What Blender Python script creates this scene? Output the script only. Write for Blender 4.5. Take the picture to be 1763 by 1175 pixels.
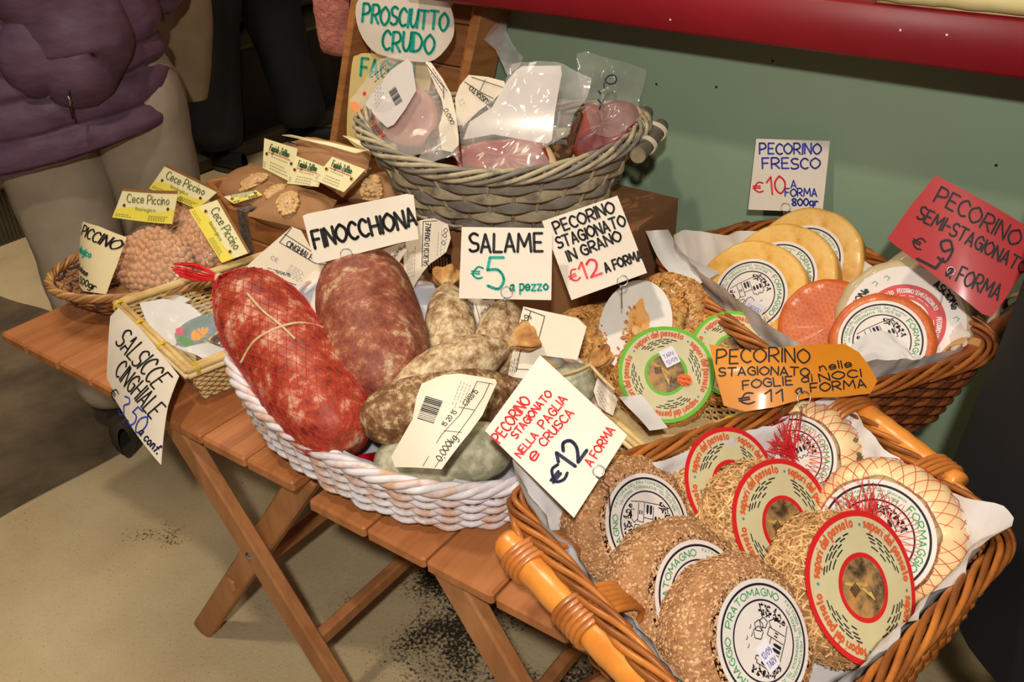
import bpy, bmesh, math, random
import numpy as np
from mathutils import Vector, Matrix, noise
for o in list(bpy.data.objects): bpy.data.objects.remove(o)
random.seed(7); rng = np.random.default_rng(7)
PI = math.pi
T = 0.54                      # height of the table tops; the floor is z = 0, the wall runs along x
# ---------------- camera ----------------
FPX = 1617.65
AX = Vector((0.81731537, 0.28543382, -0.50052284))   # world x, y, z seen in camera coordinates (right, down, forward)
AY = Vector((0.57590147, -0.43219421, 0.69393492))
AZ = Vector((-0.01825058, -0.85541551, -0.51762073))
CAM = Vector((0, 0, T + 0.75))
cd = bpy.data.cameras.new('camera'); cam = bpy.data.objects.new('camera', cd)
bpy.context.scene.collection.objects.link(cam)
cd.sensor_width = 36; cd.lens = FPX / 1763 * 36; cd.clip_start = 0.02
cam.matrix_world = Matrix(((AX[0], -AX[1], -AX[2], CAM[0]), (AY[0], -AY[1], -AY[2], CAM[1]), (AZ[0], -AZ[1], -AZ[2], CAM[2]), (0, 0, 0, 1)))
bpy.context.scene.camera = cam
# ---------------- world, lights, exposure ----------------
w = bpy.data.worlds.new('world'); bpy.context.scene.world = w; w.use_nodes = True
w.node_tree.nodes['Background'].inputs[0].default_value = (1, .86, .70, 1)
w.node_tree.nodes['Background'].inputs[1].default_value = 0.10
def lamp(name, kind, loc, energy, color, size=0.1, rot=None, target=None, blend=None):
    l = bpy.data.lights.new(name, kind); l.energy = energy; l.color = color
    o = bpy.data.objects.new(name, l); bpy.context.scene.collection.objects.link(o); o.location = loc
    if kind == 'AREA': l.size = size
    elif kind == 'POINT': l.shadow_soft_size = size
    if target is not None: o.rotation_euler = (Vector(target) - Vector(loc)).to_track_quat('-Z', 'Y').to_euler()
    return o
lamp('flash', 'AREA', CAM + Vector((.10, -.18, .30)), 17.3, (1, .93, .84), 0.045, target=(-.75, 1.0, .6))
lamp('shop_spotlight', 'AREA', (-.6, -.12, 2.6), 17, (1, .86, .66), 0.10, target=(-.55, 1.2, .7))
lamp('ceiling_lamp', 'AREA', (-2.2, 1.0, 2.7), 40, (1, .84, .62), 0.9, target=(-2.0, 1.0, 0))
sc = bpy.context.scene
sc.view_settings.view_transform = 'Standard'; sc.view_settings.look = 'None'
sc.view_settings.gamma = 1; sc.view_settings.use_curve_mapping = False; sc.view_settings.exposure = 0.0

# ---------------- rays from the camera to real planes ----------------
def ray(px, py):
    d = (px - 881.5, py - 587.5, FPX)
    return Vector((AX.dot(d), AY.dot(d), AZ.dot(d)))
def atz(px, py, z):
    d = ray(px, py); return CAM + d * ((z - CAM.z) / d.z)
def aty(px, py, y):
    d = ray(px, py); return CAM + d * ((y - CAM.y) / d.y)
def atx(px, py, x):
    d = ray(px, py); return CAM + d * ((x - CAM.x) / d.x)
def atp(px, py, p0, n):
    d = ray(px, py); return CAM + d * ((p0 - CAM).dot(n) / d.dot(n))
# ---------------- materials ----------------
def lin(c): return tuple((x/255/12.92 if x/255 < .04045 else ((x/255+.055)/1.055)**2.4) for x in c) + (1,)
MATS = {}
def mat(name, c1, c2=None, scale=8, rough=.6, bump=0, bscale=None, spec=.4, stretch=(1,1,1), metal=0, island=False, detail=4, lo=.35, hi=.65, c3=None, alpha=1, trans=0, coords='Object', coat=0, emit=None, nr=.6):
    if name in MATS: return MATS[name]
    m = bpy.data.materials.new(name); m.use_nodes = True; nt = m.node_tree; N = nt.nodes; L = nt.links
    b = N['Principled BSDF']; b.inputs['Roughness'].default_value = rough; b.inputs['Specular IOR Level'].default_value = spec
    b.inputs['Metallic'].default_value = metal; b.inputs['Base Color'].default_value = lin(c1)
    b.inputs['Coat Weight'].default_value = coat; b.inputs['Coat Roughness'].default_value = .15
    b.inputs['Alpha'].default_value = alpha; b.inputs['Transmission Weight'].default_value = trans
    if emit:
        b.inputs['Emission Color'].default_value = lin(c1); b.inputs['Emission Strength'].default_value = emit
    tc = N.new('ShaderNodeTexCoord'); mp = N.new('ShaderNodeMapping'); mp.inputs['Scale'].default_value = stretch
    L.new(tc.outputs[coords], mp.inputs[0])
    if c2:
        cr = N.new('ShaderNodeValToRGB')
        cr.color_ramp.elements[0].color = lin(c1); cr.color_ramp.elements[1].color = lin(c2)
        cr.color_ramp.elements[0].position = lo; cr.color_ramp.elements[1].position = hi
        if c3:
            e = cr.color_ramp.elements.new((lo+hi)/2); e.color = lin(c3)
        if island:
            g = N.new('ShaderNodeNewGeometry'); L.new(g.outputs['Random Per Island'], cr.inputs[0])
        else:
            nz = N.new('ShaderNodeTexNoise'); nz.inputs['Scale'].default_value = scale; nz.inputs['Detail'].default_value = detail
            nz.inputs['Roughness'].default_value = nr
            L.new(mp.outputs[0], nz.inputs['Vector']); L.new(nz.outputs['Fac'], cr.inputs[0])
        L.new(cr.outputs[0], b.inputs['Base Color'])
    if bump:
        n2 = N.new('ShaderNodeTexNoise'); n2.inputs['Scale'].default_value = bscale or scale; n2.inputs['Detail'].default_value = 3
        L.new(mp.outputs[0], n2.inputs['Vector'])
        bp = N.new('ShaderNodeBump'); bp.inputs['Strength'].default_value = bump; bp.inputs['Distance'].default_value = .004
        L.new(n2.outputs['Fac'], bp.inputs['Height']); L.new(bp.outputs[0], b.inputs['Normal'])
    MATS[name] = m; return m
def film(name, tint=(235,230,225), cloud=.3, rough=.12, scale=25, bump=.6):
    """clear plastic film: mostly see-through, a little milky, glossy and creased"""
    if name in MATS: return MATS[name]
    m = bpy.data.materials.new(name); m.use_nodes = True; nt = m.node_tree; N = nt.nodes; L = nt.links
    b = N['Principled BSDF']; b.inputs['Base Color'].default_value = lin(tint); b.inputs['Roughness'].default_value = rough
    b.inputs['Specular IOR Level'].default_value = 1.0; b.inputs['Coat Weight'].default_value = .6; b.inputs['Coat Roughness'].default_value = .08
    tc = N.new('ShaderNodeTexCoord'); nz = N.new('ShaderNodeTexNoise'); nz.inputs['Scale'].default_value = scale; nz.inputs['Detail'].default_value = 3
    L.new(tc.outputs['Object'], nz.inputs['Vector'])
    mr = N.new('ShaderNodeMapRange'); mr.inputs[1].default_value = .3; mr.inputs[2].default_value = .7
    mr.inputs[3].default_value = cloud*.5; mr.inputs[4].default_value = cloud*1.5
    L.new(nz.outputs['Fac'], mr.inputs[0]); L.new(mr.outputs[0], b.inputs['Alpha'])
    bp = N.new('ShaderNodeBump'); bp.inputs['Strength'].default_value = bump; bp.inputs['Distance'].default_value = .01
    L.new(nz.outputs['Fac'], bp.inputs['Height']); L.new(bp.outputs[0], b.inputs['Normal'])
    MATS[name] = m; return m
# ---------------- mesh helpers ----------------
class G:
    def __init__(s): s.v = []; s.f = []; s.m = []
    def add(s, vs, fs, m=0):
        o = len(s.v); s.v.extend([tuple(v) for v in vs]); s.f.extend([tuple(o+i for i in f) for f in fs]); s.m.extend([m]*len(fs)); return s
    def box(s, c, d, M=None, m=0, bev=0.0):
        hx, hy, hz = [x/2 for x in d]; c = Vector(c)
        if bev:
            b = min(bev, hx*.9, hy*.9, hz*.9); vs = []; 
            for sx in (-1,1):
                for sy in (-1,1):
                    for sz in (-1,1):
                        vs += [(sx*hx, sy*(hy-b), sz*(hz-b)), (sx*(hx-b), sy*hy, sz*(hz-b)), (sx*(hx-b), sy*(hy-b), sz*hz)]
            bm = bmesh.new(); 
            for q in vs: bm.verts.new(q)
            bmesh.ops.convex_hull(bm, input=bm.verts)
            bmesh.ops.dissolve_limit(bm, angle_limit=.01, verts=bm.verts, edges=bm.edges)
            bm.verts.index_update()
            V = [v.co.copy() for v in bm.verts]; F = [[v.index for v in f.verts] for f in bm.faces]; bm.free()
        else:
            V = [Vector((sx*hx, sy*hy, sz*hz)) for sx in (-1,1) for sy in (-1,1) for sz in (-1,1)]
            F = [(0,1,3,2),(4,6,7,5),(0,4,5,1),(2,3,7,6),(0,2,6,4),(1,5,7,3)]
        V = [((M @ v) if M is not None else v) + c for v in V]
        return s.add(V, F, m)
    def bar(s, a, b, w, h, up=(0,0,1), m=0, bev=0.0):
        a, b = Vector(a), Vector(b); y = (b-a).normalized(); u = Vector(up)
        x = y.cross(u).normalized(); z = x.cross(y)
        return s.box((a+b)/2, (w, (b-a).length, h), Matrix((x, y, z)).transposed(), m, bev)
    def tube(s, pts, r, n=8, closed=False, flat=None, up=(0,0,1), m=0, caps=True):
        """tube along pts; r number or list; flat=(side, up) gives an oval section"""
        P = [Vector(p) for p in pts]; K = len(P); R = r if hasattr(r, '__len__') else [r]*K
        vs = []; prev = None
        for i, p in enumerate(P):
            if closed: t = P[(i+1) % K] - P[i-1]
            else: t = P[min(i+1, K-1)] - P[max(i-1, 0)]
            t = t.normalized() if t.length > 1e-9 else Vector((0,0,1))
            if flat or prev is None:
                u = Vector(up)
                if abs(t.dot(u)) > .97: u = Vector((1,0,0))
                x = t.cross(u).normalized()
            else:
                x = (prev - t*prev.dot(t)).normalized()
            prev = x; z = x.cross(t)
            fx, fz = flat if flat else (R[i], R[i])
            for k in range(n):
                a = 2*PI*k/n; vs.append(p + x*(math.cos(a)*fx) + z*(math.sin(a)*fz))
        fs = []
        for i in range(K if closed else K-1):
            j = (i+1) % K
            for k in range(n): fs.append((i*n+k, i*n+(k+1) % n, j*n+(k+1) % n, j*n+k))
        if not closed and caps: fs += [tuple(range(n))[::-1], tuple((K-1)*n+k for k in range(n))]
        return s.add(vs, fs, m)
    def grid(s, fn, nu, nv, m=0, closeu=False, thick=0):
        vs = [Vector(fn(i/(nu if closeu else nu-1), j/(nv-1))) for j in range(nv) for i in range(nu)]
        fs = []
        for j in range(nv-1):
            for i in range(nu if closeu else nu-1):
                i2 = (i+1) % nu; fs.append((j*nu+i, j*nu+i2, (j+1)*nu+i2, (j+1)*nu+i))
        return s.add(vs, fs, m)
    def disc(s, c, x, y, r0, r1, m=0, n=48, sx=1, sy=1):
        c, x, y = Vector(c), Vector(x), Vector(y); vs = []; 
        ring = lambda r: [c + x*(r*sx*math.cos(2*PI*k/n)) + y*(r*sy*math.sin(2*PI*k/n)) for k in range(n)]
        if r0 <= 0: return s.add(ring(r1), [tuple(range(n))], m)
        return s.add(ring(r0)+ring(r1), [(k, n+k, n+(k+1) % n, (k+1) % n) for k in range(n)], m)
COL = bpy.context.scene.collection
def link(o, parent=None):
    COL.objects.link(o)
    if parent is not None: o.parent = parent
    return o
def make(name, g, mats, parent=None, smooth=True, kind=None, angle=None, solid=0, sub=0):
    me = bpy.data.meshes.new(name); me.from_pydata(g.v, [], g.f)
    for m in (mats if isinstance(mats, (list, tuple)) else [mats]): me.materials.append(m)
    me.polygons.foreach_set('material_index', g.m); me.update()
    me.polygons.foreach_set('use_smooth', [smooth]*len(me.polygons))
    if smooth and angle: me.set_sharp_from_angle(angle=math.radians(angle))
    o = bpy.data.objects.new(name, me); link(o, parent)
    if kind: o['kind'] = kind
    if sub:
        md = o.modifiers.new('sub', 'SUBSURF'); md.levels = md.render_levels = sub
    if solid:
        md = o.modifiers.new('solid', 'SOLIDIFY'); md.thickness = solid; md.offset = -1
        if smooth: es = o.modifiers.new('edge', 'EDGE_SPLIT'); es.split_angle = math.radians(45)
    return o
def tag(o, label, cat, group=None):
    o['label'] = label; o['category'] = cat
    if group: o['group'] = group
    return o
def thing(name, label, cat, loc=(0,0,0), group=None, M=None):
    o = bpy.data.objects.new(name, None); o.empty_display_size = .05; link(o)
    if M is not None: o.matrix_world = M
    else: o.location = loc
    return tag(o, label, cat, group)
def here(o, g):
    """shift world-space geometry into the local space of an Empty"""
    inv = o.matrix_basis.inverted(); g.v = [tuple(inv @ Vector(v)) for v in g.v]; return g
def struct(name, g, m, smooth=False):
    o = make(name, g, m, smooth=smooth); o['kind'] = 'structure'; return o
def catmull(P, n=6, closed=False):
    P = [Vector(p) for p in P]; out = []; K = len(P)
    for i in range(K if closed else K-1):
        g = lambda j: P[j % K] if closed else P[max(0, min(K-1, j))]
        a, b, c, d = g(i-1), g(i), g(i+1), g(i+2)
        for k in range(n):
            t = k/n; out.append(.5*((2*b) + (c-a)*t + (2*a-5*b+4*c-d)*t*t + (3*b-a-3*c+d)*t**3))
    if not closed: out.append(P[-1])
    return out
def nz(p, s=1.0, o=0.0): return noise.noise(Vector((p[0]*s+o, p[1]*s-o, p[2]*s+o*.7)))
# ---------------- handwriting: a pen-stroke alphabet ----------------
FONT = {
'A':"04 3E 74|17 67",'B':"04 0E|~0E 5E 6B 4A 0A|~09 5A 77 55 04",'C':"~7C 4E 1C 09 16 44 75",'D':"04 0E|~0E 5D 89 55 04",'E':"6E 0E 04 64|09 59",
'F':"6E 0E 04|09 59",'G':"~7C 4E 1C 09 16 44 75 79|49 79",'H':"04 0E|74 7E|09 79",'I':"04 0E",'J':"~5E 56 34 05",'K':"04 0E|6E 09 64",'L':"0E 04 64",
'M':"04 1E 57 9E A4",'N':"04 0E 74 7E",'O':"~4E 0B 07 44 87 8B 4E",'P':"04 0E|~0E 5E 7B 59 08",'Q':"~4E 0B 07 44 87 8B 4E|57 84",'R':"04 0E|~0E 5E 7B 59 08|38 74",
'S':"~6D 3E 0C 29 68 65 24 05",'T':"0E 8E|4E 44",'U':"~0E 07 34 67 7E|7E 74",'V':"0E 44 8E",'W':"0E 24 4A 64 8E",'X':"0E 74|7E 04",'Y':"0E 39 7E|39 34",'Z':"0E 7E 04 74",
'0':"~3E 0B 07 34 67 6B 3E",'1':"0B 3E 34",'2':"~0C 3E 6C 58 04|04 74",'3':"~0D 4E 6C 39 66 34 05",'4':"5E 07 77|54 5E",'5':"6E 1E 0A|~0A 4A 67 44 05",
'6':"~5E 1B 07 34 67 3A 07",'7':"0E 6E 24",'8':"~3E 0C 39 66 34 06 39 6C 3E",'9':"~6B 3E 0B 38 6B 64 24",'@':"~7D 4E 2B 17 44 75|0A 5A|08 58",
'a':"~59 3A 07 24 46 59|5A 55 64",'b':"0E 04|~09 4A 57 34 04",'c':"~59 2A 07 24 55",'d':"5E 54|~59 2A 07 24 55",'e':"~07 57 3A 08 14 55",'f':"~5D 3E 24|0A 4A",
'g':"~5A 1A 06 24 56|~5A 52 20 01",'h':"0E 04|~08 3A 54",'i':"0A 04|0C 0D",'k':"0E 04|4A 07 44",'l':"0E 04",'m':"04 0A|~08 2A 44|~48 6A 84",'n':"04 0A|~08 3A 54",
'o':"~3A 07 34 67 3A",'p':"0A 00|~0A 4A 57 34 04",'q':"~5A 1A 06 24 56|5A 50",'r':"04 0A|~08 2A 49",'s':"~49 2A 08 47 25 04",'t':"2D 25 44|0A 4A",'u':"0A 05 34 5A|5A 54",
'v':"0A 24 5A",'z':"0A 5A 04 54",'y':"0A 34|5A 10",'j':"2A 21 00",',':"14 02",'.':"04 05",'-':"09 49","'":"0E 0C",'/':"04 4E",'*':"0B 57|5B 07|3C 36",':':"05 06|09 0A",'_':"04 64"}
def _pt(s): return Vector((int(s[0], 16)/10, (int(s[1], 16)-4)/10, 0))
def text_strokes(txt, wob=0.0):
    """pen strokes of a line of text, cap height 1, and its total width"""
    out = []; x = 0.0
    for ch in txt:
        if ch == ' ': x += .45; continue
        g = FONT.get(ch)
        if g is None: x += .5; continue
        mx = 0; dy = random.uniform(-1, 1)*wob; sl = random.uniform(-1, 1)*wob
        for st in g.split('|'):
            sm = st[0] == '~'; P = [_pt(t) for t in st.lstrip('~').split()]
            mx = max(mx, max(p.x for p in P))
            if sm and len(P) > 2: P = catmull(P, 4)
            out.append([Vector((p.x + x + sl*p.y, p.y + dy, 0)) for p in P])
        x += mx + .24
    return out, max(x-.24, .1)
def ribbon(g, P, w, S, m=0, cap=6):
    """flat pen line of width w along 2-D points P laid on the surface S(x, y) -> 3-D"""
    h = w/2
    for a, b in zip(P[:-1], P[1:]):
        d = b-a
        if d.length < 1e-7: continue
        d.normalize(); q = Vector((-d.y, d.x, 0))*h
        g.add([S(*(p.x, p.y)) for p in (a+q, a-q, b-q, b+q)], [(0, 1, 2, 3)], m)
    for p in P:
        if cap: g.add([S(p.x + h*math.cos(2*PI*k/cap), p.y + h*math.sin(2*PI*k/cap)) for k in range(cap)], [tuple(range(cap))], m)
def write(g, txt, a, b, h, pen, S, m=0, wob=.04, cap=6, slant=0):
    """text from 2-D point a to b along its baseline, cap height h"""
    st, W = text_strokes(txt, wob); a, b = Vector((a[0], a[1], 0)), Vector((b[0], b[1], 0))
    ex = (b-a); L = ex.length; ex.normalize(); ey = Vector((-ex.y, ex.x, 0))
    for s in st:
        ribbon(g, [a + ex*(p.x/W*L + slant*p.y*h) + ey*(p.y*h) for p in s], pen, S, m, cap)
def write_arc(g, txt, r, a0, a1, h, pen, S, m=0, cap=0, wob=.02):
    """text along an arc of radius r from angle a0 to a1 (clockwise reads outward)"""
    st, W = text_strokes(txt, wob)
    for s in st:
        P = []
        for p in s:
            an = a0 + (a1-a0)*p.x/W; rr = r + p.y*h*(1 if a1 < a0 else -1)
            P.append(Vector((rr*math.cos(an), rr*math.sin(an), 0)))
        ribbon(g, P, pen, S, m, cap)
# =====================================================================
# THE SETTING
# =====================================================================
def floor_mat():
    m = mat('floor_stone', (202,184,146), (184,164,126), scale=3.0, rough=.75, bump=.25, bscale=120, detail=6)
    nt = m.node_tree; N = nt.nodes; L = nt.links; b = N['Principled BSDF']
    src = b.inputs['Base Color'].links[0].from_socket
    tc = N.new('ShaderNodeTexCoord')
    # oily dark speckle in a few worn patches of the floor
    total = None
    for (x, y, r) in [(-.75, .96, .42), (-.62, 1.12, .32), (-1.02, 1.05, .22), (-1.15, 1.25, .3), (-.45, .9, .3), (-2.35, 1.35, .25)]:
        v = N.new('ShaderNodeVectorMath'); v.operation = 'DISTANCE'; v.inputs[1].default_value = (x, y, 0); L.new(tc.outputs['Object'], v.inputs[0])
        mr = N.new('ShaderNodeMapRange'); mr.inputs[1].default_value = 0; mr.inputs[2].default_value = r; mr.inputs[3].default_value = 1; mr.inputs[4].default_value = 0
        L.new(v.outputs['Value'], mr.inputs[0])
        if total is None: total = mr.outputs[0]
        else:
            mx = N.new('ShaderNodeMath'); mx.operation = 'MAXIMUM'; L.new(total, mx.inputs[0]); L.new(mr.outputs[0], mx.inputs[1]); total = mx.outputs[0]
    n1 = N.new('ShaderNodeTexNoise'); n1.inputs['Scale'].default_value = 6; n1.inputs['Detail'].default_value = 5; L.new(tc.outputs['Object'], n1.inputs['Vector'])
    n2 = N.new('ShaderNodeTexNoise'); n2.inputs['Scale'].default_value = 170; n2.inputs['Detail'].default_value = 2; L.new(tc.outputs['Object'], n2.inputs['Vector'])
    a = N.new('ShaderNodeMath'); a.operation = 'MULTIPLY_ADD'; L.new(n1.outputs['Fac'], a.inputs[0]); a.inputs[1].default_value = 2.6; L.new(total, a.inputs[2])
    a2 = N.new('ShaderNodeMath'); a2.operation = 'MULTIPLY_ADD'; L.new(n2.outputs['Fac'], a2.inputs[0]); a2.inputs[1].default_value = 1.5; L.new(a.outputs[0], a2.inputs[2])
    st = N.new('ShaderNodeMapRange'); st.inputs[1].default_value = 2.62; st.inputs[2].default_value = 2.95; L.new(a2.outputs[0], st.inputs[0])
    mix = N.new('ShaderNodeMixRGB'); mix.inputs[2].default_value = lin((50,42,30)); L.new(src, mix.inputs[1]); L.new(st.outputs[0], mix.inputs[0])
    # fine grit everywhere
    n3 = N.new('ShaderNodeTexNoise'); n3.inputs['Scale'].default_value = 260; L.new(tc.outputs['Object'], n3.inputs['Vector'])
    s3 = N.new('ShaderNodeMapRange'); s3.inputs[1].default_value = .62; s3.inputs[2].default_value = .72; s3.inputs[4].default_value = .55; L.new(n3.outputs['Fac'], s3.inputs[0])
    mix2 = N.new('ShaderNodeMixRGB'); mix2.inputs[2].default_value = lin((90,72,48)); L.new(mix.outputs[0], mix2.inputs[1]); L.new(s3.outputs[0], mix2.inputs[0])
    L.new(mix2.outputs[0], b.inputs['Base Color']); return m
g = G(); g.box((-1.5, 1.2, -.05), (7.4, 7.6, .1)); struct('floor', g, floor_mat())
# worn dark stone slab let into the floor
g = G()
def slab(x, y):
    X = -3.0 + x*(1.292 + .012*math.sin(y*23)); Y = -1.0 + y*(2.12 + .015*math.sin(x*17))
    return (X, Y, .004 + .0025*nz((X, Y, 0), 9))
g.grid(slab, 40, 60); struct('floor_inset', g, mat('dark_slab', (112,96,76), (80,66,52), c3=(98,83,64), scale=7, rough=.8, bump=.8, bscale=22, detail=8), smooth=True)
M_green = mat('green_board', (146,168,142), (138,160,134), scale=2, rough=.5, bump=.05, bscale=60)
g = G(); g.box((-.1, 1.435, .75), (2.0, .03, 1.5)); o = struct('wall_back', g, M_green)
g = G()
for p in [(1715,285),(1130,145),(1233,150),(1330,105)]:
    c = aty(p[0], p[1], 1.4195); g.disc(c, (1,0,0), (0,0,1), 0, .0022, n=10)
make('screw_hole', g, mat('hole', (30,28,20)), o)
# far counter behind the customers
M_ct = mat('counter_dark', (44,34,24), (34,27,20), scale=4, rough=.6)
g = G(); g.box((-3.45, 1.6, .19), (.7, 5.4, .38)); struct('trim_1', g, M_ct)
g = G(); g.box((-3.42, 1.6, .385), (.76, 5.4, .015), bev=.004); struct('trim_2', g, mat('step_edge', (112,96,64), (96,82,54), scale=6))
g = G(); g.box((-3.65, 1.6, .62), (.6, 5.4, .50)); struct('trim_3', g, mat('counter_black', (14,13,12), rough=.4))
g = G(); g.box((-4.0, 1.6, 1.6), (.1, 7.4, 3.2)); struct('wall_left', g, mat('far_wall', (60,48,32), (48,38,28), scale=2))
t = thing('counter_ledge', 'beige ledge of the far counter with papers on it, behind the dark trousers', 'counter', (-3.3, 2.1, .52))
g = G(); g.box((-3.36, 1.9, .50), (.34, 3.6, .05), bev=.006); make('ledge_top', here(t, g), mat('ledge', (150,138,108), (134,122,94), scale=5), t)
g = G(); g.box((-3.36, 1.9, .455), (.30, 3.56, .035)); make('ledge_apron', here(t, g), mat('ledge2', (96,84,62)), t)
for k, (x, y, rz) in enumerate([(-3.28, 2.02, .3), (-3.30, 2.26, -.2), (-3.33, 1.8, .1)]):
    g = G(); g.box((x, y, .5275 + k*.0), (.20, .17, .004), Matrix.Rotation(rz, 3, 'Z'))
    for r in range(6): g.box((x + .0, y, .530), (.15, .006, .001), Matrix.Rotation(rz, 3, 'Z') , m=1) if r == 0 else g.box(tuple(Vector((x, y, .530)) + Matrix.Rotation(rz, 3, 'Z') @ Vector((0, -.07 + r*.024, 0))), (.15 - .02*(r % 3), .005, .001), Matrix.Rotation(rz, 3, 'Z'), m=1)
    tag(make('leaflet', g, [mat('leaflet_paper', (205,205,196)), mat('print_blue', (80,100,140))], smooth=False), ['printed leaflet lying on the far counter right beside the purple jacket', 'printed leaflet on the far counter nearest the dark trousers', 'printed leaflet at the near end of the far counter, mostly behind the purple jacket'][k], 'leaflet')
g = G()
for k in range(46): g.box((-2.99, 1.0 + k*.0135, .09), (.02, .009, .18))
g.box((-3.03, 1.28, .09), (.09, .66, .18)); g.box((-3.03, 1.28, .185), (.12, .70, .012), bev=.003)
tag(make('stone_plinth', g, mat('plinth', (84,72,52), (66,57,42), scale=9, rough=.85), smooth=False), 'ribbed grey-brown plinth block low on the floor at the far left edge', 'plinth')
g = G(); g.box((-2.97, 2.35, .03), (.06, 1.5, .06), bev=.01); struct('baseboard_left', g, mat('skirting', (70,58,40), (56,47,34), scale=8))

# red shelf above the green board
M_red = mat('red_paint', (138,20,32), (124,15,27), scale=3, rough=.45, bump=.05, bscale=40)
zl = aty(1300, 76, 1.24).z; zh = zl + .068
t = thing('shelf', 'long red painted shelf fixed along the top of the green board', 'shelf', (-.3, 1.33, zl))
g = G(); g.box((-.60, 1.25, (zl+zh)/2), (1.0, .022, zh-zl), bev=.005); make('front_board', here(t, g), M_red, t)
g = G(); g.box((-.60, 1.341, zh-.012), (1.0, .158, .02)); make('shelf_board', here(t, g), M_red, t)
for q in [(1154,34),(1550,52),(1630,60)]:
    c = aty(q[0], q[1], 1.2385); g = G(); g.disc(c, (1,0,0), (0,0,1), 0, .0015, n=8)
    make('chip', here(t, g), mat('chip', (225,205,190)), t)
# straw mat lying on the shelf
g = G(); 
for k in range(7):
    g.grid(lambda a, b, k=k: (-.335 + a*.225 + .004*math.sin(k*2.3), 1.244 + k*.022 + .012*math.cos(b*2*PI), zh + .013 + .011*math.sin(b*2*PI) + .002*nz((a*9, k, 0))), 20, 9)
g.box((-.222, 1.32, zh+.001), (.22, .15, .003))
o = make('straw_mat', g, mat('pale_straw', (212,198,150), (190,174,120), scale=30, stretch=(.2,1,1), rough=.8, bump=.3))
tag(o, 'pale straw mat lying on the red shelf in the top right corner', 'mat')

# =====================================================================
# FOLDING TABLES
# =====================================================================
M_wood = mat('table_wood', (176,112,66), (150,90,50), c3=(166,104,60), scale=9, stretch=(6,.5,3), rough=.42, bump=.12, bscale=40, detail=6)
M_leg = mat('leg_wood', (178,122,76), (150,98,58), scale=9, stretch=(3,3,.6), rough=.5, bump=.1, bscale=40)
M_steel = mat('steel', (170,168,165), rough=.3, metal=1)
def table(x0, joints, x1, y0, y1, tops, cross, feet, label):
    t = thing('folding_table', label, 'table', ((x0+x1)/2, (y0+y1)/2, 0), 'slatted folding tables')
    xs = [x0] + joints + [x1]
    for a, b in zip(xs[:-1], xs[1:]):
        g = G(); g.box(((a+b)/2, (y0+y1)/2 + random.uniform(-.001, .001), T-.009), (b-a-.003, y1-y0, .018), bev=.0035)
        make('slat', here(t, g), M_wood, t, smooth=False)
    for y in (y0+.05, y1-.05):
        g = G(); g.box(((x0+x1)/2, y, T-.032), (x1-x0-.03, .024, .026), bev=.002); make('rail', here(t, g), M_leg, t, smooth=False)
    for y, s in ((y0+.022, 1), (y1-.1, -1)):
        for k, (a, b) in enumerate(((tops[0], feet[1]), (tops[1], feet[0]))):
            yy = y + s*.024*k
            g = G(); g.bar((a, yy, T-.02), (b, yy, .0), .040, .021, up=(0,1,0), bev=.003); make('leg', here(t, g), M_leg, t, smooth=False)
        g = G(); c = Vector((cross[0], y-.013*s, cross[1])); g.tube([c, c + Vector((0, .05*s, 0))], .006, 10); make('bolt', here(t, g), M_steel, t)
    for k, (a, b) in enumerate(((tops[1], feet[0]), (tops[0], feet[1]))):
        u = .62; x = a + (b-a)*u; z = (T-.02)*(1-u)
        g = G(); g.box((x, (y0+y1)/2 - .02, z), (.018, y1-y0-.1, .024), bev=.003); make('stretcher', here(t, g), M_leg, t, smooth=False)
    return t
table(-1.424, [-1.351,-1.266,-1.182,-1.098,-1.015,-.932,-.845], -.756, .576, 1.30, (-1.024,-.775), (-.9,.33), (-1.135,-.67), 'left wooden slatted folding table with crossed legs, under the long bamboo tray')
table(-.72, [-.6255,-.535,-.44,-.345,-.25], -.158, .566, 1.30, (-.52,-.255), (-.39,.33), (-.62,-.17), 'right wooden slatted folding table with crossed legs, under the cheese baskets')

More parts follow.
